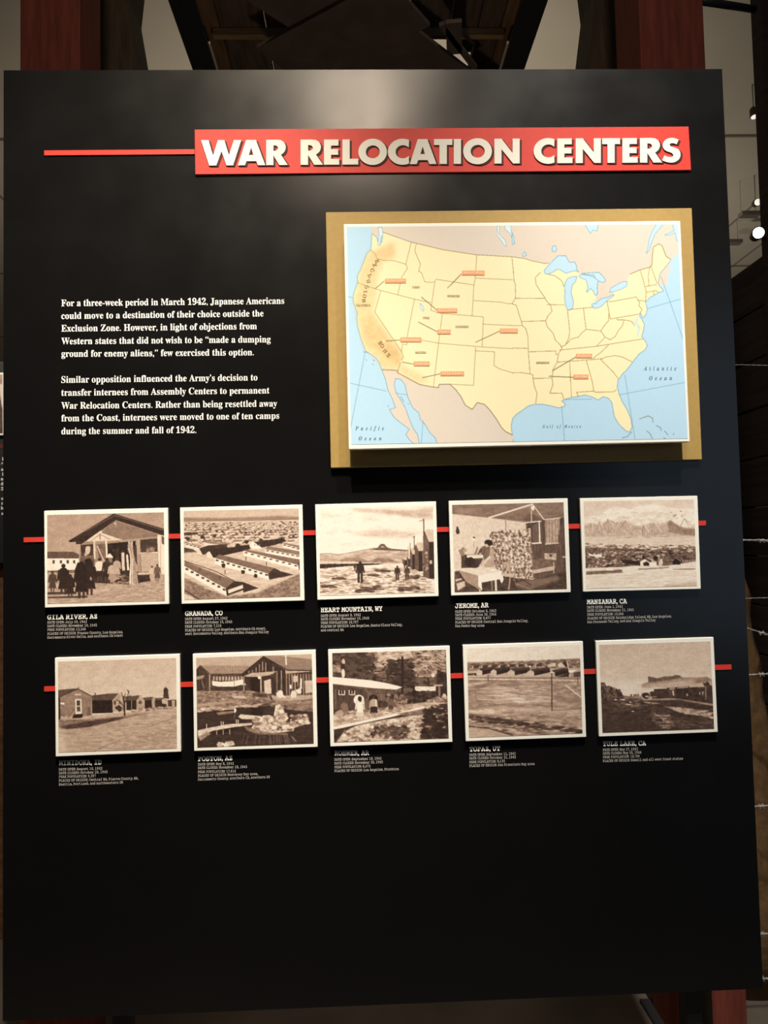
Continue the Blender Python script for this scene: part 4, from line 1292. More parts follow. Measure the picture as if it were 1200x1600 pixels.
def photo_poston(p):
    p.vgrad(176, 170, 5)
    p.poly("95,300 1085,300 1095,858 100,890", 66, 1, 12, (16, 6))
    # rear building
    p.poly("92,225 128,192 215,268 215,402 95,408", 62, 1, 14, (4, 16))
    p.poly("120,190 540,195 560,210 480,262 200,264", 148, 1, 8, (20, 4))
    for i in range(16):
        p.line([(140 + i * 26, 192), (210 + i * 19, 262)], 3, 110, .6)
    p.line("92,232 126,192 210,266 490,262", 6, 48)
    p.poly("205,266 490,264 490,330 212,330", 72, 1, 10)
    for x in range(235, 490, 26):
        p.poly([(x, 285), (x + 15, 285), (x + 15, 318), (x, 320)], 175)
    p.poly("95,285 165,272 150,300 98,312", 150)
    p.line("135,300 160,390", 6, 130)
    p.line("206,268 208,402", 12, 160)
    p.poly("225,322 300,330 400,325 480,310 550,305 552,358 470,355 380,382 300,375 230,360", 236, 1, 8)
    p.line("415,320 418,410", 7, 160)
    p.poly("210,370 500,370 500,402 212,405", 58, 1, 14)
    # main building
    p.poly("480,268 660,118 850,230 850,465 560,410 495,330", 50, 1, 10)
    for x, t, b in ((570, 232, 250), (600, 210, 245), (628, 185, 240), (655, 160, 238), (682, 168, 238), (745, 205, 440), (778, 240, 445), (815, 235, 440), (540, 238, 255)):
        p.line([(x, t), (x, b)], 8, 150)
    p.poly("665,112 800,110 1080,140 1082,232 870,232", 138, 1, 8, (20, 5))
    for i in range(18):
        p.line([(700 + i * 22, 115 + i * .9), (885 + i * 13, 230)], 3, 100, .6)
    p.line("478,268 662,116 868,232 1082,234", 9, 36)
    p.line("852,105 855,185", 13, 215)
    p.poly("850,262 1082,240 1085,430 850,450", 62, 1, 10)
    for x in list(range(858, 1082, 24)):
        p.line([(x, 266), (x + 2, 440)], 9, 140 + 40 * RNG.rand(), .85)
    p.poly("915,280 955,278 955,330 915,332", 195)
    p.poly("1015,320 1075,318 1078,420 1018,425", 190, 1, 8)
    p.poly("975,300 990,300 988,390 972,390", 225)
    p.poly("885,355 900,355 900,388 886,388", 230)
    # porch
    p.poly("490,285 560,255 775,240 720,272 620,288", 178, 1, 8, (14, 4))
    p.poly("555,292 640,290 640,420 560,415", 30)
    p.poly("650,300 772,255 775,440 655,430", 56, 1, 10)
    p.poly("668,322 725,305 730,430 672,430", 200, 1, 6)
    p.line("495,290 498,440", 11, 150)
    p.line("640,288 643,430", 11, 185)
    p.line("775,240 778,440", 9, 120)
    p.blob(628, 293, 12, 12, 235)
    # garden bank
    p.poly("95,408 560,405 780,450 1086,440 1090,560 700,520 400,530 100,580", 128, 1, 28, (10, 5))
    p.scatter([(95, 410), (700, 410), (700, 510), (100, 575)], 240, 15, 6, 70, 190, .7)
    p.poly("380,445 500,450 520,470 420,470", 195, .9)
    p.poly("98,520 300,500 450,480 470,495 300,520 100,545", 168, .8, 18, (10, 3), 1)
    p.poly("700,450 1086,440 1086,470 900,490 760,485", 175, .9, 18, (14, 3), 1)
    p.poly("560,425 690,430 690,460 580,455", 70, 1, 12)
    for x, y, h in ((800, 460, 70), (920, 460, 72), (965, 430, 60)):
        p.blob(x, y - h * .35, 26, h * .42, 222, 1, .35)
        p.blob(x - 6, y - h * .85, 9, 11, 70)
    p.line("790,410 840,460", 14, 225)
    p.poly("900,432 940,440 945,462 895,462", 215)
    p.line("720,450 735,480", 12, 40)
    p.scatter([(450, 490), (900, 500), (900, 600), (650, 560)], 150, 14, 10, 48, 150, .7)
    # pond
    p.poly("100,590 380,552 560,530 760,540 1090,560 1095,858 100,890", 50, 1, 10, (20, 4))
    p.poly("555,540 660,545 660,615 560,612", 30, .8)
    p.scatter([(100, 560), (640, 515), (640, 535), (100, 592)], 70, 22, 6, 130, 220, .8)
    p.scatter([(860, 520), (1088, 540), (1088, 580), (880, 570)], 60, 24, 5, 100, 160, .7)
    p.poly("262,590 420,575 425,590 280,610", 150, .8, 14, (8, 3))
    p.blob(421, 572, 10, 20, 232)
    p.line("412,640 425,590", 4, 120)
    # rocks
    p.poly("448,628 470,605 640,620 640,648 480,645", 205, 1, 20, (6, 4))
    p.poly("750,620 765,530 800,520 830,560 870,640 840,690", 215, 1, 24, (6, 6))
    p.poly("560,720 600,660 660,615 720,612 800,660 850,700 930,690 920,745 760,765 620,755", 196, 1, 34, (7, 7))
    p.poly("850,690 920,670 1000,640 1050,630 1045,680 930,720", 160, 1, 40, (6, 5))
    p.scatter([(570, 640), (850, 620), (900, 740), (580, 740)], 120, 17, 11, 60, 245, .75)
    p.scatter([(780, 530), (830, 540), (860, 640), (770, 640)], 26, 14, 11, 110, 245, .8)
    p.scatter([(900, 610), (1050, 610), (1050, 680), (900, 690)], 60, 17, 11, 60, 235, .8)
    p.poly("500,705 570,725 700,760 880,765 860,780 620,775 520,740", 130, .9, 24, (8, 4), 1)
    for i in range(30):
        x = 500 + RNG.rand() * 400
        p.line([(x, 765 + RNG.rand() * 20), (690 + (x - 690) * (1.05 + .2 * RNG.rand()), 850 + RNG.rand() * 15)], 4, 105, .7)
    # little bridge
    p.poly("105,742 200,720 360,690 560,678 570,695 420,712 230,745 110,800", 205, 1, 20, (10, 4))
    p.poly("215,752 430,715 480,725 250,785", 36)
    for x in (265, 320, 375):
        p.line([(x, 735), (x + 2, 775)], 7, 170)
    for x, y in ((180, 735), (305, 715), (322, 718), (432, 700), (448, 698)):
        p.line([(x, y), (x, y - 48)], 7, 205)
    p.poly("105,800 180,750 215,770 130,830", 150, .9, 26, (6, 5))
    p.scatter([(270, 850), (400, 840), (415, 875), (290, 880)], 26, 14, 11, 170, 235, .9)
    p.line("905,795 940,835", 6, 150)


def photo_rohwer(p):
    p.vgrad(96, 80, 14)
    p.scatter([(78, 100), (1075, 80), (1080, 470), (80, 330)], 700, 22, 11, 28, 110, .8, .6)
    p.scatter([(330, 100), (1070, 90), (1075, 320), (420, 320)], 420, 22, 7, 110, 215, .7, .6)
    p.scatter([(480, 100), (760, 100), (720, 210), (520, 200)], 90, 26, 8, 150, 225, .7, .6)
    for i in range(40):
        x, y = 820 + RNG.rand() * 240, 90 + RNG.rand() * 160
        p.line([(x, y), (x + 40 + RNG.rand() * 40, y + 26 + RNG.rand() * 20)], 5, 130 + RNG.rand() * 80, .8)
    p.poly("82,215 150,225 160,285 85,280", 170, .8, 40, (8, 6), 2)
    p.scatter([(560, 170), (780, 180), (800, 420), (560, 400)], 260, 20, 11, 26, 80, .8)
    p.scatter([(170, 110), (440, 110), (440, 320), (190, 320)], 200, 22, 12, 40, 90, .8)
    p.line("445,330 450,450", 26, 40)
    p.line("915,330 920,520", 13, 40)
    p.line("690,150 690,560", 18, 34)
    # roof and house
    p.poly("82,390 420,440 640,440 700,470 700,560 90,650", 62, 1, 14, (4, 14))
    p.poly("80,322 420,352 560,378 690,410 640,432 440,420 82,382", 236, 1, 6)
    p.poly("330,415 640,440 640,470 380,455", 90, 1, 14)
    for i in range(18):
        p.line([(100 + i * 18, 402 + i * 2), (100 + i * 18, 600)], 4, 95, .6)
    for x in (140, 228):
        p.poly([(x, 438), (x + 46, 440), (x + 46, 474), (x, 476)], 40)
        p.line([(x, 438), (x, 476), (x + 48, 476), (x + 48, 442)], 8, 205)
        p.line([(x + 24, 440), (x + 24, 474)], 5, 190)
    p.line("108,430 110,600", 12, 95)
    p.poly("380,455 540,470 550,530 390,520", 110, .8, 20)
    p.poly("545,470 690,470 690,560 560,560", 56, .9, 20)
    p.scatter([(550, 470), (780, 480), (780, 580), (560, 590)], 90, 15, 10, 50, 165, .8)
    p.poly("800,405 980,405 978,450 800,455", 228, .95, 12)
    p.poly("850,400 990,410 1060,440 1060,470 980,452", 215, .0)
    p.poly("990,260 1080,290 1082,560 985,520", 48, 1, 14)
    p.poly("960,390 1040,385 1042,402 965,405", 165)
    p.line("1010,405 1012,490", 16, 120)
    p.scatter([(740, 450), (980, 450), (980, 540), (740, 545)], 140, 18, 11, 26, 80, .9)
    p.blob(178, 190, 14, 24, 190)
    p.blob(176, 235, 20, 28, 45)
    p.blob(176, 290, 15, 38, 215)
    p.blob(955, 310, 18, 16, 215)
    # path, verge
    p.poly("92,650 300,640 560,600 760,560 960,530 1080,560 1090,700 800,640 92,760", 176, 1, 28, (14, 5))
    p.scatter([(95, 640), (760, 560), (780, 600), (95, 730)], 180, 20, 7, 110, 225, .7)
    p.poly("92,755 300,712 560,655 790,600 880,575 890,588 600,668 300,735 95,782", 235, 1, 8)
    p.poly("93,780 300,738 610,668 900,595 890,635 560,690 250,745 160,830 96,890", 52, 1, 14)
    p.poly("640,640 880,600 980,615 900,650 760,668", 120, .9, 26, (10, 4), 1)
    p.poly("120,888 180,800 300,742 560,690 760,662 1092,640 1095,860", 186, 1, 40, (9, 7))
    p.scatter([(200, 790), (860, 690), (880, 870), (140, 885)], 420, 17, 10, 80, 245, .7, .6)
    p.scatter([(450, 740), (740, 760), (740, 860), (430, 850)], 110, 20, 11, 40, 110, .8, .6)
    p.poly("850,860 880,700 960,560 1080,500 1096,860", 56, .95, 22, (9, 9), 2)
    p.scatter([(900, 520), (1085, 500), (1092, 760), (880, 800)], 300, 18, 10, 90, 215, .8, .6)
    p.scatter([(880, 600), (1090, 560), (1092, 850), (860, 850)], 160, 24, 14, 26, 60, .8, .6)
    p.blob(1055, 485, 18, 16, 205)
    p.blob(190, 600, 30, 60, 120, .9, .4)
    p.blob(385, 560, 40, 50, 95, .9, .4)
    p.blob(150, 640, 40, 30, 165, .9, .4)
    # two women with parasols
    p.blob(313, 522, 46, 46, 232, 1, .04, 20)
    p.line([(285, 545), (345, 490)], 2, 180)
    p.person(322, 695, 205, 215, 205, True)
    p.poly("300,545 345,545 352,625 300,630", 236)
    p.blob(320, 515, 17, 22, 42)
    p.line("350,560 368,605", 9, 160)
    p.blob(437, 510, 40, 34, 30, 1, .04, 20)
    p.person(440, 665, 175, 130, 44, True, 165)
    p.line("460,520 462,590", 12, 210)
    p.poly("418,580 470,578 476,628 416,630", 38)
    p.person(590, 625, 130, 95, 70, True)


def photo_topaz(p):
    p.vgrad(222, 226, 4)
    p.poly("85,258 400,245 700,238 1068,218 1072,330 88,340", 118, 1, 26, (9, 4))
    p.scatter([(86, 258), (1066, 222), (1068, 300), (88, 310)], 320, 17, 5, 50, 190, .8)
    p.poly("86,250 700,235 1066,215 1066,225 86,262", 150, .7, 8, (20, 3), 1)
    for i in range(8):
        x = 140 + i * 78
        p.poly([(x, 290 - i * 2), (x + 48, 286 - i * 2), (x + 62, 274 - i * 2), (x + 12, 276 - i * 2)], 70)
        p.poly([(x, 290 - i * 2), (x + 48, 286 - i * 2), (x + 48, 298 - i * 2), (x, 302 - i * 2)], 58)
        p.poly([(x - 14, 302 - i * 2), (x - 6, 280 - i * 2), (x, 300 - i * 2)], 200)
    p.poly("780,275 850,255 860,285 790,295", 195, 1, 20)
    p.poly("870,270 915,245 945,262 950,292 880,295", 200, 1, 10)
    p.poly("905,250 950,245 958,290 940,292", 50)
    p.poly("585,290 640,278 640,300 590,305", 205)
    p.poly("88,325 1070,300 1075,400 90,410", 175, 1, 16, (16, 3))
    # near row of barracks
    for x0, x1, yb in ((165, 330, 362), (290, 455, 362), (440, 630, 365), (607, 800, 368), (795, 965, 375)):
        w = x1 - x0
        p.poly([(x0 + w * .22, yb - 46), (x1, yb - 68), (x1 + 8, yb - 30), (x0 + w * .32, yb)], 36, 1, 8)
        p.poly([(x0 + w * .12, yb - 48), (x0 + w * .22, yb - 58), (x1 - w * .05, yb - 76), (x1 + 4, yb - 60), (x0 + w * .3, yb - 36)], 62, 1, 8)
        p.poly([(x0, yb), (x0, yb - 30), (x0 + w * .14, yb - 50), (x0 + w * .31, yb - 34), (x0 + w * .32, yb + 2)], 190, 1, 12)
    p.poly("860,378 975,345 965,375 900,382", 40)
    p.poly("985,385 985,350 1030,335 1070,345 1072,380", 150, 1, 12)
    p.poly("1010,340 1070,330 1072,378 1010,380", 70, 1, 10)
    p.poly("965,320 1040,315 1000,340 968,340", 235)
    p.line("952,245 968,312", 8, 215)
    p.poly("90,350 155,345 158,360 90,366", 60)
    p.blob(160, 358, 7, 12, 40)
    p.blob(962, 378, 8, 12, 40)
    p.poly("90,382 1072,378 1075,410 92,395", 130, .9, 12, (20, 3))
    p.poly("90,392 700,398 1073,404 1074,412 90,402", 222, .9)
    # field
    p.poly("92,400 1075,410 1088,872 100,908", 150, 1, 26, (24, 6))
    p.poly("92,440 260,420 300,425 140,462 94,465", 205, .9, 8, (12, 4), 2)
    p.poly("94,470 300,415 600,410 330,430 180,490", 108, .7, 18, (14, 5), 3)
    p.scatter([(220, 480), (800, 450), (820, 600), (260, 610)], 150, 60, 7, 180, 212, .5)
    p.poly("400,560 560,555 600,600 440,610", 214, .8, 8, (14, 6), 5)
    p.scatter([(100, 440), (1070, 430), (1080, 660), (100, 660)], 240, 44, 4, 108, 150, .5)
    p.line("940,450 1076,555", 9, 218)
    p.line("960,450 1078,530", 6, 170)
    p.poly("330,640 700,640 1080,665 1084,720 700,690 340,680", 188, .7, 16, (20, 5), 4)
    p.poly("98,670 320,650 330,700 100,690", 212, .8, 16, (12, 5), 3)
    for q, g in (("98,695 480,745 1086,850 1086,870 760,812 480,775 100,715", 60), ("100,735 480,790 820,880 760,885 300,800 100,760", 80), ("100,800 260,815 520,880 440,892 100,818", 70)):
        p.poly(q, g, .75, 36, (9, 4), 2)
    p.scatter([(100, 700), (1085, 800), (1086, 868), (100, 830)], 300, 26, 6, 60, 215, .7)
    p.scatter([(100, 700), (1085, 840), (1086, 868), (100, 760)], 110, 30, 7, 38, 80, .8)
    p.poly("102,820 300,830 480,890 440,898 104,908", 172, .9, 12, (20, 4), 2)
    p.line("100,808 260,822 480,885", 7, 60)
    # poles
    p.line("820,350 822,668", 11, 72)
    p.line("800,352 842,350", 5, 80)
    p.line("267,355 268,425", 7, 85)
    p.line("1046,375 1047,455", 7, 85)
    p.line("822,668 960,662 1082,652", 4, 95)
    for q in ("150,510 165,560 130,590", "165,540 140,560"):
        p.line(q, 3, 90)


def photo_tule(p):
    p.vgrad(186, 222, 5)
    p.poly("70,440 300,450 470,440 1040,430 1050,600 80,600", 222, .7, 6, (40, 8), 12)
    p.poly("430,475 490,450 488,402 545,412 570,420 640,402 700,400 730,390 765,395 785,412 860,408 900,412 1000,405 1045,430 1050,480 850,470 640,500 440,500", 130, .95, 12, (12, 8), 1)
    p.poly("488,402 545,412 570,420 640,402 700,400 730,390 765,395 785,412 700,430 560,450 495,455", 92, .9, 14, (8, 6), 1)
    p.poly("430,490 520,470 640,455 800,435 900,432 880,470 640,510 430,520", 196, .85, 10, (20, 6), 8)
    p.poly("80,458 112,455 130,490 170,490 240,540 280,570 420,580 1055,560 1064,858 92,892", 58, 1, 16, (14, 6))
    p.poly("80,455 115,458 118,505 150,480 180,510 250,545 250,600 82,610", 52, 1, 24, (5, 6))
    p.scatter([(82, 470), (250, 520), (260, 600), (84, 610)], 80, 11, 13, 30, 120, .8)
    p.blob(240, 540, 26, 10, 60, 1, .5)
    for x in (345, 368, 385, 402):
        p.blob(x, 570, 7, 16, 42, 1, .3)
    p.poly("270,575 430,565 560,590 420,600 280,598", 150, .8, 22, (10, 3), 2)
    # lorry
    p.poly("432,545 500,540 520,560 525,600 440,602", 170, 1, 14)
    p.blob(470, 570, 36, 28, 42, 1, .1)
    p.poly("465,570 495,570 495,582 465,582", 195)
    # barracks on the right
    p.poly("540,512 680,505 690,578 545,575", 58, 1, 12)
    p.poly("505,535 548,530 548,575 510,575", 66, 1, 10)
    p.poly("650,500 735,495 740,580 680,578", 70, 1, 12)
    p.poly("670,500 720,490 720,515 680,520", 150)
    p.poly("728,495 838,482 845,590 735,585", 48, 1, 10)
    p.poly("735,490 840,480 840,500 745,508", 152, 1, 10)
    p.poly("838,470 985,462 1000,605 845,592", 56, 1, 12)
    p.poly("835,468 960,458 985,495 850,495", 186, 1, 10)
    for i in range(8):
        p.line([(850 + i * 16, 466), (868 + i * 15, 494)], 3, 120, .7)
    p.poly("978,470 1005,440 1050,455 1054,618 985,605", 60, 1, 12, (4, 14))
    p.poly("1005,440 1050,438 1052,485 1030,480", 165, 1, 10)
    p.line("705,528 712,565", 12, 195)
    p.line("938,455 942,435", 4, 80)
    for x in (830, 938, 965):
        p.blob(x, 560 - (x - 830) * .1, 8, 14, 165, .9, .4)
    p.line("988,490 992,600", 9, 130)
    # ground
    p.poly("420,600 700,590 1055,640 1058,660 760,605 470,612", 165, .85, 16, (16, 3), 1)
    p.poly("440,618 600,635 560,650 470,640", 190, .9, 14, (8, 3), 2)
    p.poly("620,660 760,668 900,700 1055,752 1056,768 880,730 700,690", 165, .75, 26, (10, 4), 2)
    p.scatter([(680, 670), (1050, 700), (1055, 765), (760, 710)], 120, 20, 5, 110, 215, .75)
    p.scatter([(510, 720), (640, 720), (740, 850), (560, 850)], 110, 17, 9, 110, 190, .65)
    p.scatter([(100, 620), (620, 640), (700, 850), (100, 880)], 260, 26, 7, 38, 84, .6)
    p.scatter([(640, 740), (1055, 780), (1060, 850), (660, 850)], 130, 24, 6, 42, 110, .7)
    p.scatter([(180, 595), (430, 590), (430, 680), (200, 680)], 70, 20, 5, 70, 130, .7)
    for x, y, w in ((210, 605, 18), (268, 603, 26), (338, 626, 12), (355, 705, 15), (320, 645, 40)):
        p.blob(x, y, w, 5, 205, .9, .3)
    p.poly("95,760 520,740 560,855 95,890", 56, .6, 8, (20, 10), 14)


PH_OFF = 0.0095
PHOTOS = [
    ('Gila River', photo_gila, (60, 785, 5.714), [(50, 75), (1155, 48), (1165, 908), (58, 940)], [(78, 112), (1120, 88), (1130, 880), (80, 905)],
     'sepia photo of a crowd in dark coats before a gabled hall', 'upper'),
    ('Granada', photo_granada, (275, 780, 5.714), [(35, 75), (1128, 48), (1147, 905), (50, 935)], [(68, 105), (1095, 82), (1110, 868), (75, 898)],
     'sepia aerial photo of many long barracks on a plain', 'upper'),
    ('Heart Mountain', photo_heart, (485, 775, 5.714), [(42, 75), (1122, 48), (1145, 895), (63, 928)], [(80, 108), (1095, 84), (1110, 862), (86, 890)],
     'sepia photo of people walking below a flat-topped peak', 'upper'),
    ('Jerome', photo_jerome, (695, 770, 5.714), [(35, 72), (1097, 48), (1125, 888), (58, 918)], [(65, 108), (1060, 85), (1090, 858), (88, 887)],
     'sepia photo of a woman at a stove beside a curtain', 'upper'),
    ('Manzanar', photo_manzanar, (900, 765, 5.714), [(35, 77), (1085, 55), (1115, 887), (65, 912)], [(68, 105), (1052, 88), (1080, 860), (92, 885)],
     'sepia photo of a wide camp below snowy mountains', 'upper'),
    ('Minidoka', photo_minidoka, (75, 1010, 5.4545), [(58, 98), (1122, 66), (1132, 898), (65, 940)], [(85, 130), (1092, 98), (1100, 870), (90, 905)],
     'sepia photo of barracks along a dirt road with a dark tower', 'lower'),
    ('Poston', photo_poston, (290, 1005, 5.4545), [(60, 92), (1108, 58), (1125, 885), (73, 920)], [(90, 125), (1075, 92), (1092, 855), (100, 890)],
     'sepia photo of a rock pond before plank buildings', 'lower'),
    ('Rohwer', photo_rohwer, (505, 1000, 5.581), [(42, 85), (1103, 52), (1127, 890), (63, 930)], [(78, 115), (1070, 85), (1095, 858), (95, 893)],
     'sepia photo of two women with parasols under trees', 'lower'),
    ('Topaz', photo_topaz, (715, 990, 5.581), [(45, 100), (1093, 68), (1122, 902), (72, 940)], [(82, 130), (1065, 98), (1090, 870), (100, 908)],
     'sepia photo of an open field before dark-roofed barracks', 'lower'),
    ('Tule Lake', photo_tule, (925, 985, 5.581), [(32, 92), (1060, 60), (1098, 887), (62, 927)], [(62, 125), (1032, 95), (1065, 858), (92, 893)],
     'sepia photo of a misty ridge behind barracks', 'lower')]
for place, fn, (ox, oy, sc), bq_, pq_, lab, row in PHOTOS:
    t = lambda q: (ox + q[0] / sc, oy + q[1] / sc)
    bpx, ppx = [t(q) for q in bq_], [t(q) for q in pq_]
    c = P((bpx[2][0] + bpx[3][0]) / 2, (bpx[2][1] + bpx[3][1]) / 2)
    ph = thing('mounted_photograph', lab + ', in the ' + row + ' row', 'photograph', (c[0], -0.0024, c[2]), 'mounted photographs in the ' + row + ' row')
    slab('mount', bpx, PH_OFF, 0.0024, M_MOUNT, ph, 0.0008)
    pr = Print(pq_, 224, 168, 2, (160, 160, 160))
    fn(pr)
    print_sheet('printed_picture', pr.rgb(True, 11), [P(x, y, PH_OFF + 0.0004) for x, y in ppx], ph)


# ------------------------------------------------------------------ gate posts and overhead timber frame behind the panel
YP = 0.68                                            # front of the red posts


def xz_at(px, py, Y):
    p = W(px, py, Y)
    return p[0], p[2]


def at_h(px, py, z):
    d = ray(px, py)
    k = (z - CAMZ) / d[2]
    p = CAM + d * k
    return p[0], p[1]


HB = 3.30                                            # underside of the overhead frame
for side, xo, xi in (('left', xz_at(31, 60, YP)[0], xz_at(125, 60, YP)[0]), ('right', xz_at(1101, 60, YP)[0], xz_at(1000, 60, YP)[0])):
    x0, x1 = min(xo, xi), max(xo, xi)
    pt = thing('timber_post', 'tall oxide red timber post with dark rear half behind the panel\'s %s end' % side, 'post', ((x0 + x1) / 2, YP + 0.1, 0), 'red timber posts')
    box('front_post', (x0, x1, YP, YP + (x1 - x0), 0, CEIL - 0.02), M_REDPOST, pt, 0.004)
    # dark rear post whose inner side steps outward at a scarf joint
    YR = YP + (x1 - x0) + 0.30
    if side == 'left':
        cv = [(226, 0), (221, 46), (231.5, 108)]
    else:
        cv = [(902, 0), (907, 40), (899, 108)]
    q = [xz_at(x, y, YR + 0.22) for x, y in cv]
    xin = q[2][0] - 0.0
    xout = xo
    kz = q[1][1]
    lo = q[2][1]
    sl = (q[2][0] - q[1][0]) / (lo - kz)
    xl = q[1][0] + sl * (1.7 - kz)
    xt = q[0][0] + (q[0][0] - q[1][0]) / (q[0][1] - kz) * 0.2
    zt = q[0][1] + 0.2
    loop = [(xout, YR, 0.0), (xl, YR, 0.0), (xl, YR, 1.7), (q[1][0], YR, kz), (xt, YR, zt), (xt, YR, CEIL - 0.03), (xout, YR, CEIL - 0.03)]
    plate('rear_post', [loop], 0.22, M_DARKPOST, pt)
    xs = (x0, x1)
    box('blocking', ((x0 + x1) / 2 - 0.05, (x0 + x1) / 2 + 0.05, YP + (x1 - x0) + 0.001, YR - 0.001, 2.9, 3.1), M_DARKPOST, pt)
    for zz in (0.35, 2.75):
        tube('bolt', [((x0 + x1) / 2, YP - 0.012, zz), ((x0 + x1) / 2, YP + 0.004, zz)], 0.016, M_STEEL, pt, 8)
    box('base_plate', (x0 - 0.03, x1 + 0.03, YP - 0.03, YP + (x1 - x0) + 0.03, 0.0, 0.012), M_STEEL, pt)

# overhead frame: depth lines run straight away from the viewer
hh = HB - CAMZ
xL, xR = at_h(300, 107, HB)[0], at_h(820, 107, HB)[0]
yN, yF = CAM[1] + hh / 0.80, CAM[1] + hh / 0.55
fr = thing('overhead_frame', 'dark overhead deck of planks, joists and crossed braces between black steel beams, above the panel', 'overhead frame', (0, yN, HB))
for xa, sg in ((xL, 1), (xR, -1)):
    xo = xa
    b = sorted((xo, xo + sg * 0.035))
    bm_ = box('edge_beam', (b[0], b[1], yN, yF, HB, HB + 0.26), M_STEEL, fr, 0.002)
    b2 = sorted((xo + sg * 0.0355, xo + sg * 0.085))
    box('flange', (b2[0], b2[1], yN, yF, HB, HB + 0.02), M_STEEL, bm_)
    b3 = sorted((xo + sg * 0.086, xo + sg * 0.092))
    box('edge_strip', (b3[0], b3[1], yN + 0.33, yF, HB + 0.012, HB + 0.022), M_STRIP, bm_)
# planks of the deck, laid lengthways; two of them are cut short and leave a gap to the ceiling
ZD = HB + 0.10
cuts = [xL + 0.036] + [at_h(px_, 70, ZD)[0] for px_ in (352, 420, 500, 575, 636, 699, 740, 775)] + [xR - 0.036]
for i in range(len(cuts) - 1):
    yb = yF
    if i == 5:
        yb = at_h(670, 47, ZD)[1]
    if i == 6:
        yb = at_h(715, 82, ZD)[1]
    box('deck_plank', (cuts[i] + 0.003, cuts[i + 1] - 0.003, yN, yb, ZD, ZD + 0.035), M_DECK if i in (0, 2, 4, 8) else M_DECK2, fr, 0.002)
yj = CAM[1] + (ZD - 0.031 - CAMZ) / ((853 - 31) / F)
box('joist', (xL + 0.093, xR - 0.093, yj, yj + 0.024, ZD - 0.031, ZD - 0.001), M_JOIST, fr, 0.002)
box('joist', (xL + 0.036, xR - 0.036, yF - 0.08, yF, HB + 0.022, ZD - 0.001), M_DARKPOST, fr, 0.003)


def brace(x0, y0, x1, y1, w, z, name='brace'):
    a, b = np.array([x0, y0]), np.array([x1, y1])
    d = (b - a) / np.linalg.norm(b - a)
    n = np.array([-d[1], d[0]]) * w / 2
    c = [a + n, b + n, b - n, a - n]
    v = [(q[0], q[1], z) for q in c] + [(q[0], q[1], z + 0.014) for q in c]
    return mesh(name, v, [(0, 1, 2, 3), (7, 6, 5, 4), (0, 4, 5, 1), (1, 5, 6, 2), (2, 6, 7, 3), (3, 7, 4, 0)], M_BRACE, fr)


zb = HB - 0.03
A, B = np.array(at_h(640, 39.5, zb)), np.array(at_h(745, 119.5, zb))
d_ = (B - A) / np.linalg.norm(B - A)
n_ = np.array([-d_[1], d_[0]])
if n_[0] > 0:
    n_ = -n_
A2, B2 = A - d_ * 0.55 + n_ * 0.15, B + d_ * 0.2 + n_ * 0.15
brace(A2[0], A2[1], B2[0], B2[1], .30, zb)
A, B = at_h(640, 5, zb - 0.015), at_h(440, 106, zb - 0.015)
brace(A[0], A[1], B[0], B[1], .26, zb - 0.015)
A, B = at_h(709, 36, zb + 0.0145), at_h(710, 85, zb + 0.0145)
brace(A[0], A[1], B[0], B[1], 0.055, zb + 0.0145, 'hanger')
A, B = at_h(690, 40, zb + 0.0145), at_h(742, 108, zb + 0.0145)
brace(A[0], A[1], B[0], B[1], 0.02, zb + 0.0145, 'hanger')
for px_ in (332, 790):
    A = at_h(px_, 60, ZD)
    for y_ in (yN + 0.2, yF - 0.2):
        tube('hanging_rod', [(A[0], y_, ZD + 0.036), (A[0], y_, CEIL - 0.003)], 0.008, M_STEEL, fr, 6)

# ------------------------------------------------------------------ right: plank barrack wall, corner post, pipe, wire fence, canvas
YB = 1.30
bw = thing('plank_wall', 'dark tar-brown plank wall running away behind the right side of the panel', 'plank wall', (1.6, 3.5, 0))
wc = W(1193, 397, YB + 0.05)
XW, HW = wc[0], wc[2]
for i in range(13):
    z0 = i * HW / 13
    box('plank', (XW, XW + 0.04, YB + 0.06, 6.5, z0 + 0.004, z0 + HW / 13 - 0.003), M_TAR, bw, 0.004)
for y_ in (1.7, 3.2, 4.7, 6.2):
    box('stud', (XW + 0.041, XW + 0.11, y_, y_ + 0.06, 0, HW), M_TAR, bw)
xc = xz_at(1171.5, 0, YB + 0.05)[0]
cp = box('corner_post', (xc, xc + 0.34, YB - 0.03, YB + 0.05, 0, CEIL - 0.02), M_TAR, None, 0.004, loc=(xc + 0.17, YB, 0))
tag(cp, 'broad near-black upright post at the right edge of the photo', 'post')
a, b = W(1098, 2, 1.0), W(1178, 14.5, 1.24)
pp = tube('pipe', [a, b], 0.014, M_STEEL, None, 10, loc=a)
tag(pp, 'short black pipe sloping between the red post and the dark corner post', 'pipe')

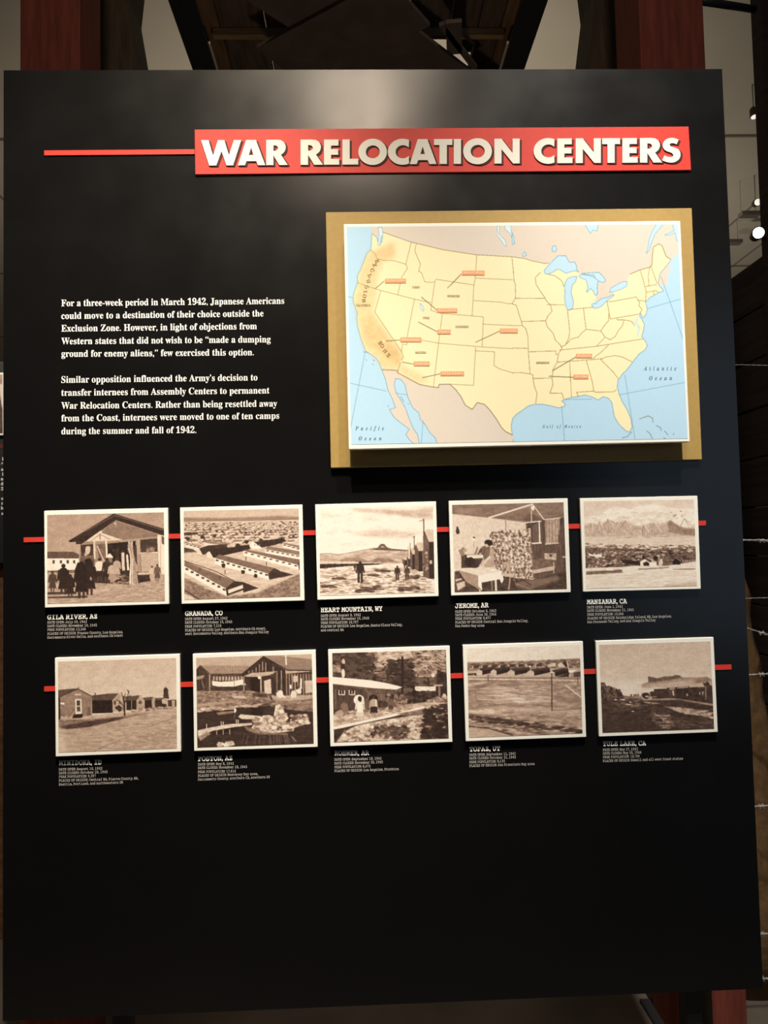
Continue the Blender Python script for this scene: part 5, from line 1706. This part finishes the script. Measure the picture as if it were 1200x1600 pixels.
wf = thing('barbed_wire_fence', 'barbed wire fence with thin pale strands beside the right edge of the panel', 'wire fence', (1.75, 0.45, 0))
YW = 0.45
xw0, xw1 = 0.86, 1.95
tube('fence_post', [(xw1, YW, 0), (xw1, YW, 2.35)], 0.04, M_DARKPOST, wf, 10)
tube('fence_post', [(xw0, YW + 0.05, 0), (xw0, YW + 0.05, 2.05)], 0.022, M_DARKPOST, wf, 10)
for (pa, pb_, r) in (((1152, 570), (1200, 571), .0008), ((1163, 844), (1200, 845), .0022), ((1168, 935), (1200, 934), .0008), ((1175, 984), (1200, 992), .0016), ((1180, 1054), (1200, 1053), .0018), ((1181, 1260), (1200, 1259), .0020), ((1188, 1459), (1200, 1459), .0020), ((1190, 1529), (1200, 1529), .0018)):
    A, B = W(*pa, YW), W(*pb_, YW)
    s = (B[2] - A[2]) / (B[0] - A[0])
    parts = []
    n = 80
    for ph in (0, math.pi):
        pl = []
        for i in range(n + 1):
            x = xw0 + (xw1 - xw0) * i / n
            t = x * 190 + ph
            pl.append((x, YW + r * 1.1 * math.cos(t), A[2] + s * (x - A[0]) + r * 1.1 * math.sin(t)))
        parts.append(tube_vf(pl, r, 5))
    wr = mesh('wire_strand', *join_vf(parts), M_WIRE, wf, True)
    if r > .0015:
        for k in range(4):
            bb = []
            x = W(1190, pa[1], YW)[0] + (k - 0) * 0.125
            if x > xw1:
                continue
            z = A[2] + s * (x - A[0])
            for ang in (40, 140):
                c_, s_ = math.cos(math.radians(ang)) * .009, math.sin(math.radians(ang)) * .009
                bb.append(tube_vf([(x - c_, YW - 0.004, z - s_), (x, YW, z), (x + c_, YW + 0.004, z + s_)], [.0006, .0016, .0006], 5))
            bb.append(tube_vf([(x - .007, YW, z), (x + .007, YW, z)], r * 2.1, 6))
            mesh('barb', *join_vf(bb), M_WIRE, wr)


# canvas sheet draped in a slope
YC = 1.00
edge = [(1160, 900), (1167, 930), (1172, 960), (1179, 1000), (1184, 1030), (1188, 1055), (1192, 1085), (1199, 1120), (1207, 1160), (1216, 1200), (1230, 1260), (1245, 1320), (1262, 1380), (1280, 1440)]
top = [W(x + 1.5 * math.sin(i * 2.1), y, YC) for i, (x, y) in enumerate(edge)]
V, Fc = [], []
nz = 14
xleft = 0.98
for i, p in enumerate(top):
    for k in range(nz + 1):
        u = k / nz
        x = p[0] * (1 - u) + xleft * u
        z = max(0.0, p[2])
        bulge = 0.10 * math.sin(math.pi * u) * (0.5 + 0.5 * i / len(top)) + 0.014 * math.sin(i * 1.7 + k * 1.1)
        V.append((x, YC - bulge, z))
for k in range(nz + 1):
    u = k / nz
    V.append((top[-1][0] * (1 - u) + xleft * u, YC - 0.1 * math.sin(math.pi * u), 0.004))
nr = len(top) + 1
for i in range(nr - 1):
    for k in range(nz):
        q = i * (nz + 1) + k
        Fc.append((q, q + nz + 1, q + nz + 2, q + 1))
cs = mesh('canvas_sheet', V, Fc, M_CANVAS, None, True, loc=(1.15, YC, 0))
sd = cs.modifiers.new('thick', 'SOLIDIFY')
sd.thickness = 0.006
tag(cs, 'brown rough sheet sloping down to the floor behind the wire, right of the panel', 'canvas')

# ------------------------------------------------------------------ ceiling lamps and tracks seen past the right edge
for px_, py_, px2, Y, lab in ((1160, 332, 1190, 4.6, 'upper grey ceiling track right of the panel'), (1138, 376, 1161, 5.4, 'lower grey ceiling track close to the panel edge')):
    A, B = W(px_, py_, Y), W(px2, py_, Y)
    z = A[2]
    tk = thing('lighting_track', lab, 'track', (A[0], Y, z), 'ceiling tracks')
    box('rail', (A[0], B[0], Y, Y + 0.08, z - 0.018, z + 0.018), M_TRACK, tk, 0.003)
    for e in (A[0] + 0.01, B[0] - 0.03):
        tube('hanger', [(e, Y + 0.04, z + 0.019), (e, Y + 0.04, CEIL - 0.003)], 0.0016, M_TRACK, tk, 6)


def lamp(px_, py_, Y, r, m, lab, aim, arm=None):
    c = W(px_, py_, Y)
    d = np.array(aim, float)
    d /= np.linalg.norm(d)
    t = thing('spotlight', lab, 'spotlight', tuple(c), 'track spotlights')
    back = c - d * r * 2.6
    tube('housing', [back, back + d * r * .5, c - d * r * .2, c + d * r * .05], [r * .55, r * .95, r * 1.12, r * 1.12], M_LAMP, t, 16)
    tube('lens', [c + d * r * .06, c + d * r * .16], r * .92, m, t, 16)
    if arm:
        q = back + d * r * .9
        tube('bracket', [q, q + np.array(arm)], 0.007, M_LAMP, t, 8)
        return
    tube('stem', [back + d * r * .9 + np.array([0, 0, r]), (back[0] + d[0] * r * .9, back[1] + d[1] * r * .9, CEIL - 0.003)], 0.004, M_TRACK, t, 6)


lamp(1185, 364, 1.20, 0.022, M_BULB, 'brightly lit spotlight against the dark post at the right edge', (-.25, -1, -.15), (0.055, 0.03, 0.0))
lamp(1184, 316, 4.5, 0.030, M_BULB2, 'small dimly lit spotlight above the ceiling track at the right edge', (-.15, -1, -.25))
lamp(1179, 182, 3.3, 0.026, M_BULB2, 'small round ceiling lamp seen edge-on beside the tall dark post', (.05, -.15, -1))

# ------------------------------------------------------------------ left: second panel on a brown partition
YL = 1.42
xe = -0.97
bwall = box('partition_wall', (-2.6, xe + 0.02, YL + 0.05, YL + 0.13, 0, 1.86), M_BROWNWALL, None, 0.003, loc=(-1.8, YL, 0))
tag(bwall, 'low brown plank partition behind the left edge of the panel', 'partition')
z_t, z_b = xz_at(3, 564, YL)[1], xz_at(3, 880, YL)[1]
x_r = xe
p2 = thing('exhibit_panel', 'second dark exhibit panel partly hidden behind the left edge of the big one', 'exhibit panel', (-1.7, YL + 0.03, z_b))
box('board', (-2.4, x_r, YL + 0.012, YL + 0.049, z_b, z_t), M_PANEL_EDGE, p2, 0.002)


def s2(name, x0, x1, y0, y1, off, m, parent):
    a, b = W(x0, y0, YL + 0.0118 - off), W(x1, y1, YL + 0.0118 - off)
    return box(name, (a[0], b[0], YL + 0.0114 - off, YL + 0.0118, b[2], a[2]), m, parent)


a, b = W(-190, 585, YL), W(5.4, 680, YL)
phb = thing('mounted_photograph', 'pale-edged portrait photograph on the second panel at the far left edge', 'photograph', ((a[0] + b[0]) / 2, YL + 0.011, b[2]))
box('mount', (a[0], b[0], YL, YL + 0.0112, b[2], a[2]), M_MOUNT, phb, 0.001)
pr = Print([(-180, 588), (4.2, 588), (4.2, 677), (-180, 677)], 120, 64, 2, (205, 205, 205))
pr.poly("-60,588 3,588 3,610 -2,625 -60,640", 150, 1, 20, (8, 8))
pr.poly("-100,640 -4,612 3,628 4,666 4,677 -120,677", 78, 1, 14, (8, 8))
pr.poly("-2,603 4,603 4,640 2,636 0,622", 215)
pr.blob(-60, 620, 20, 16, 190, 1, .1)
a2, b2 = W(-180, 588, YL), W(4.2, 677, YL)
print_sheet('printed_picture', pr.rgb(True, 6), [(a2[0], YL - 0.0004, a2[2]), (b2[0], YL - 0.0004, a2[2]), (b2[0], YL - 0.0004, b2[2]), (a2[0], YL - 0.0004, b2[2])], phb)
tails = []
for ch, y in (("l", 719.5), ("4", 727.5), ("a", 735.5), ("i", 743), ("n", 750.5), ("d", 758), ("2", 766), ("o", 781), ("r", 788.5), ("h", 796), ("e", 804.5)):
    co, fc = glyphs(bold(ch), 0.01)
    s_ = 0.0165 / 0.9
    c0 = W(5.2, y, YL + 0.0112)
    tails.append(([(c0[0] + (q[0] - co[:, 0].max()) * s_, c0[1], c0[2] + q[1] * s_) for q in co], fc))
mesh('paragraph', *join_vf(tails), M_WHITE_INK, p2)
o = s2('red_stripe', -190, 4.8, 697, 700.5, 0.001, M_DARK_RED, None)
tag(o, 'thin dark red band on the second panel at the far left edge', 'stripe')
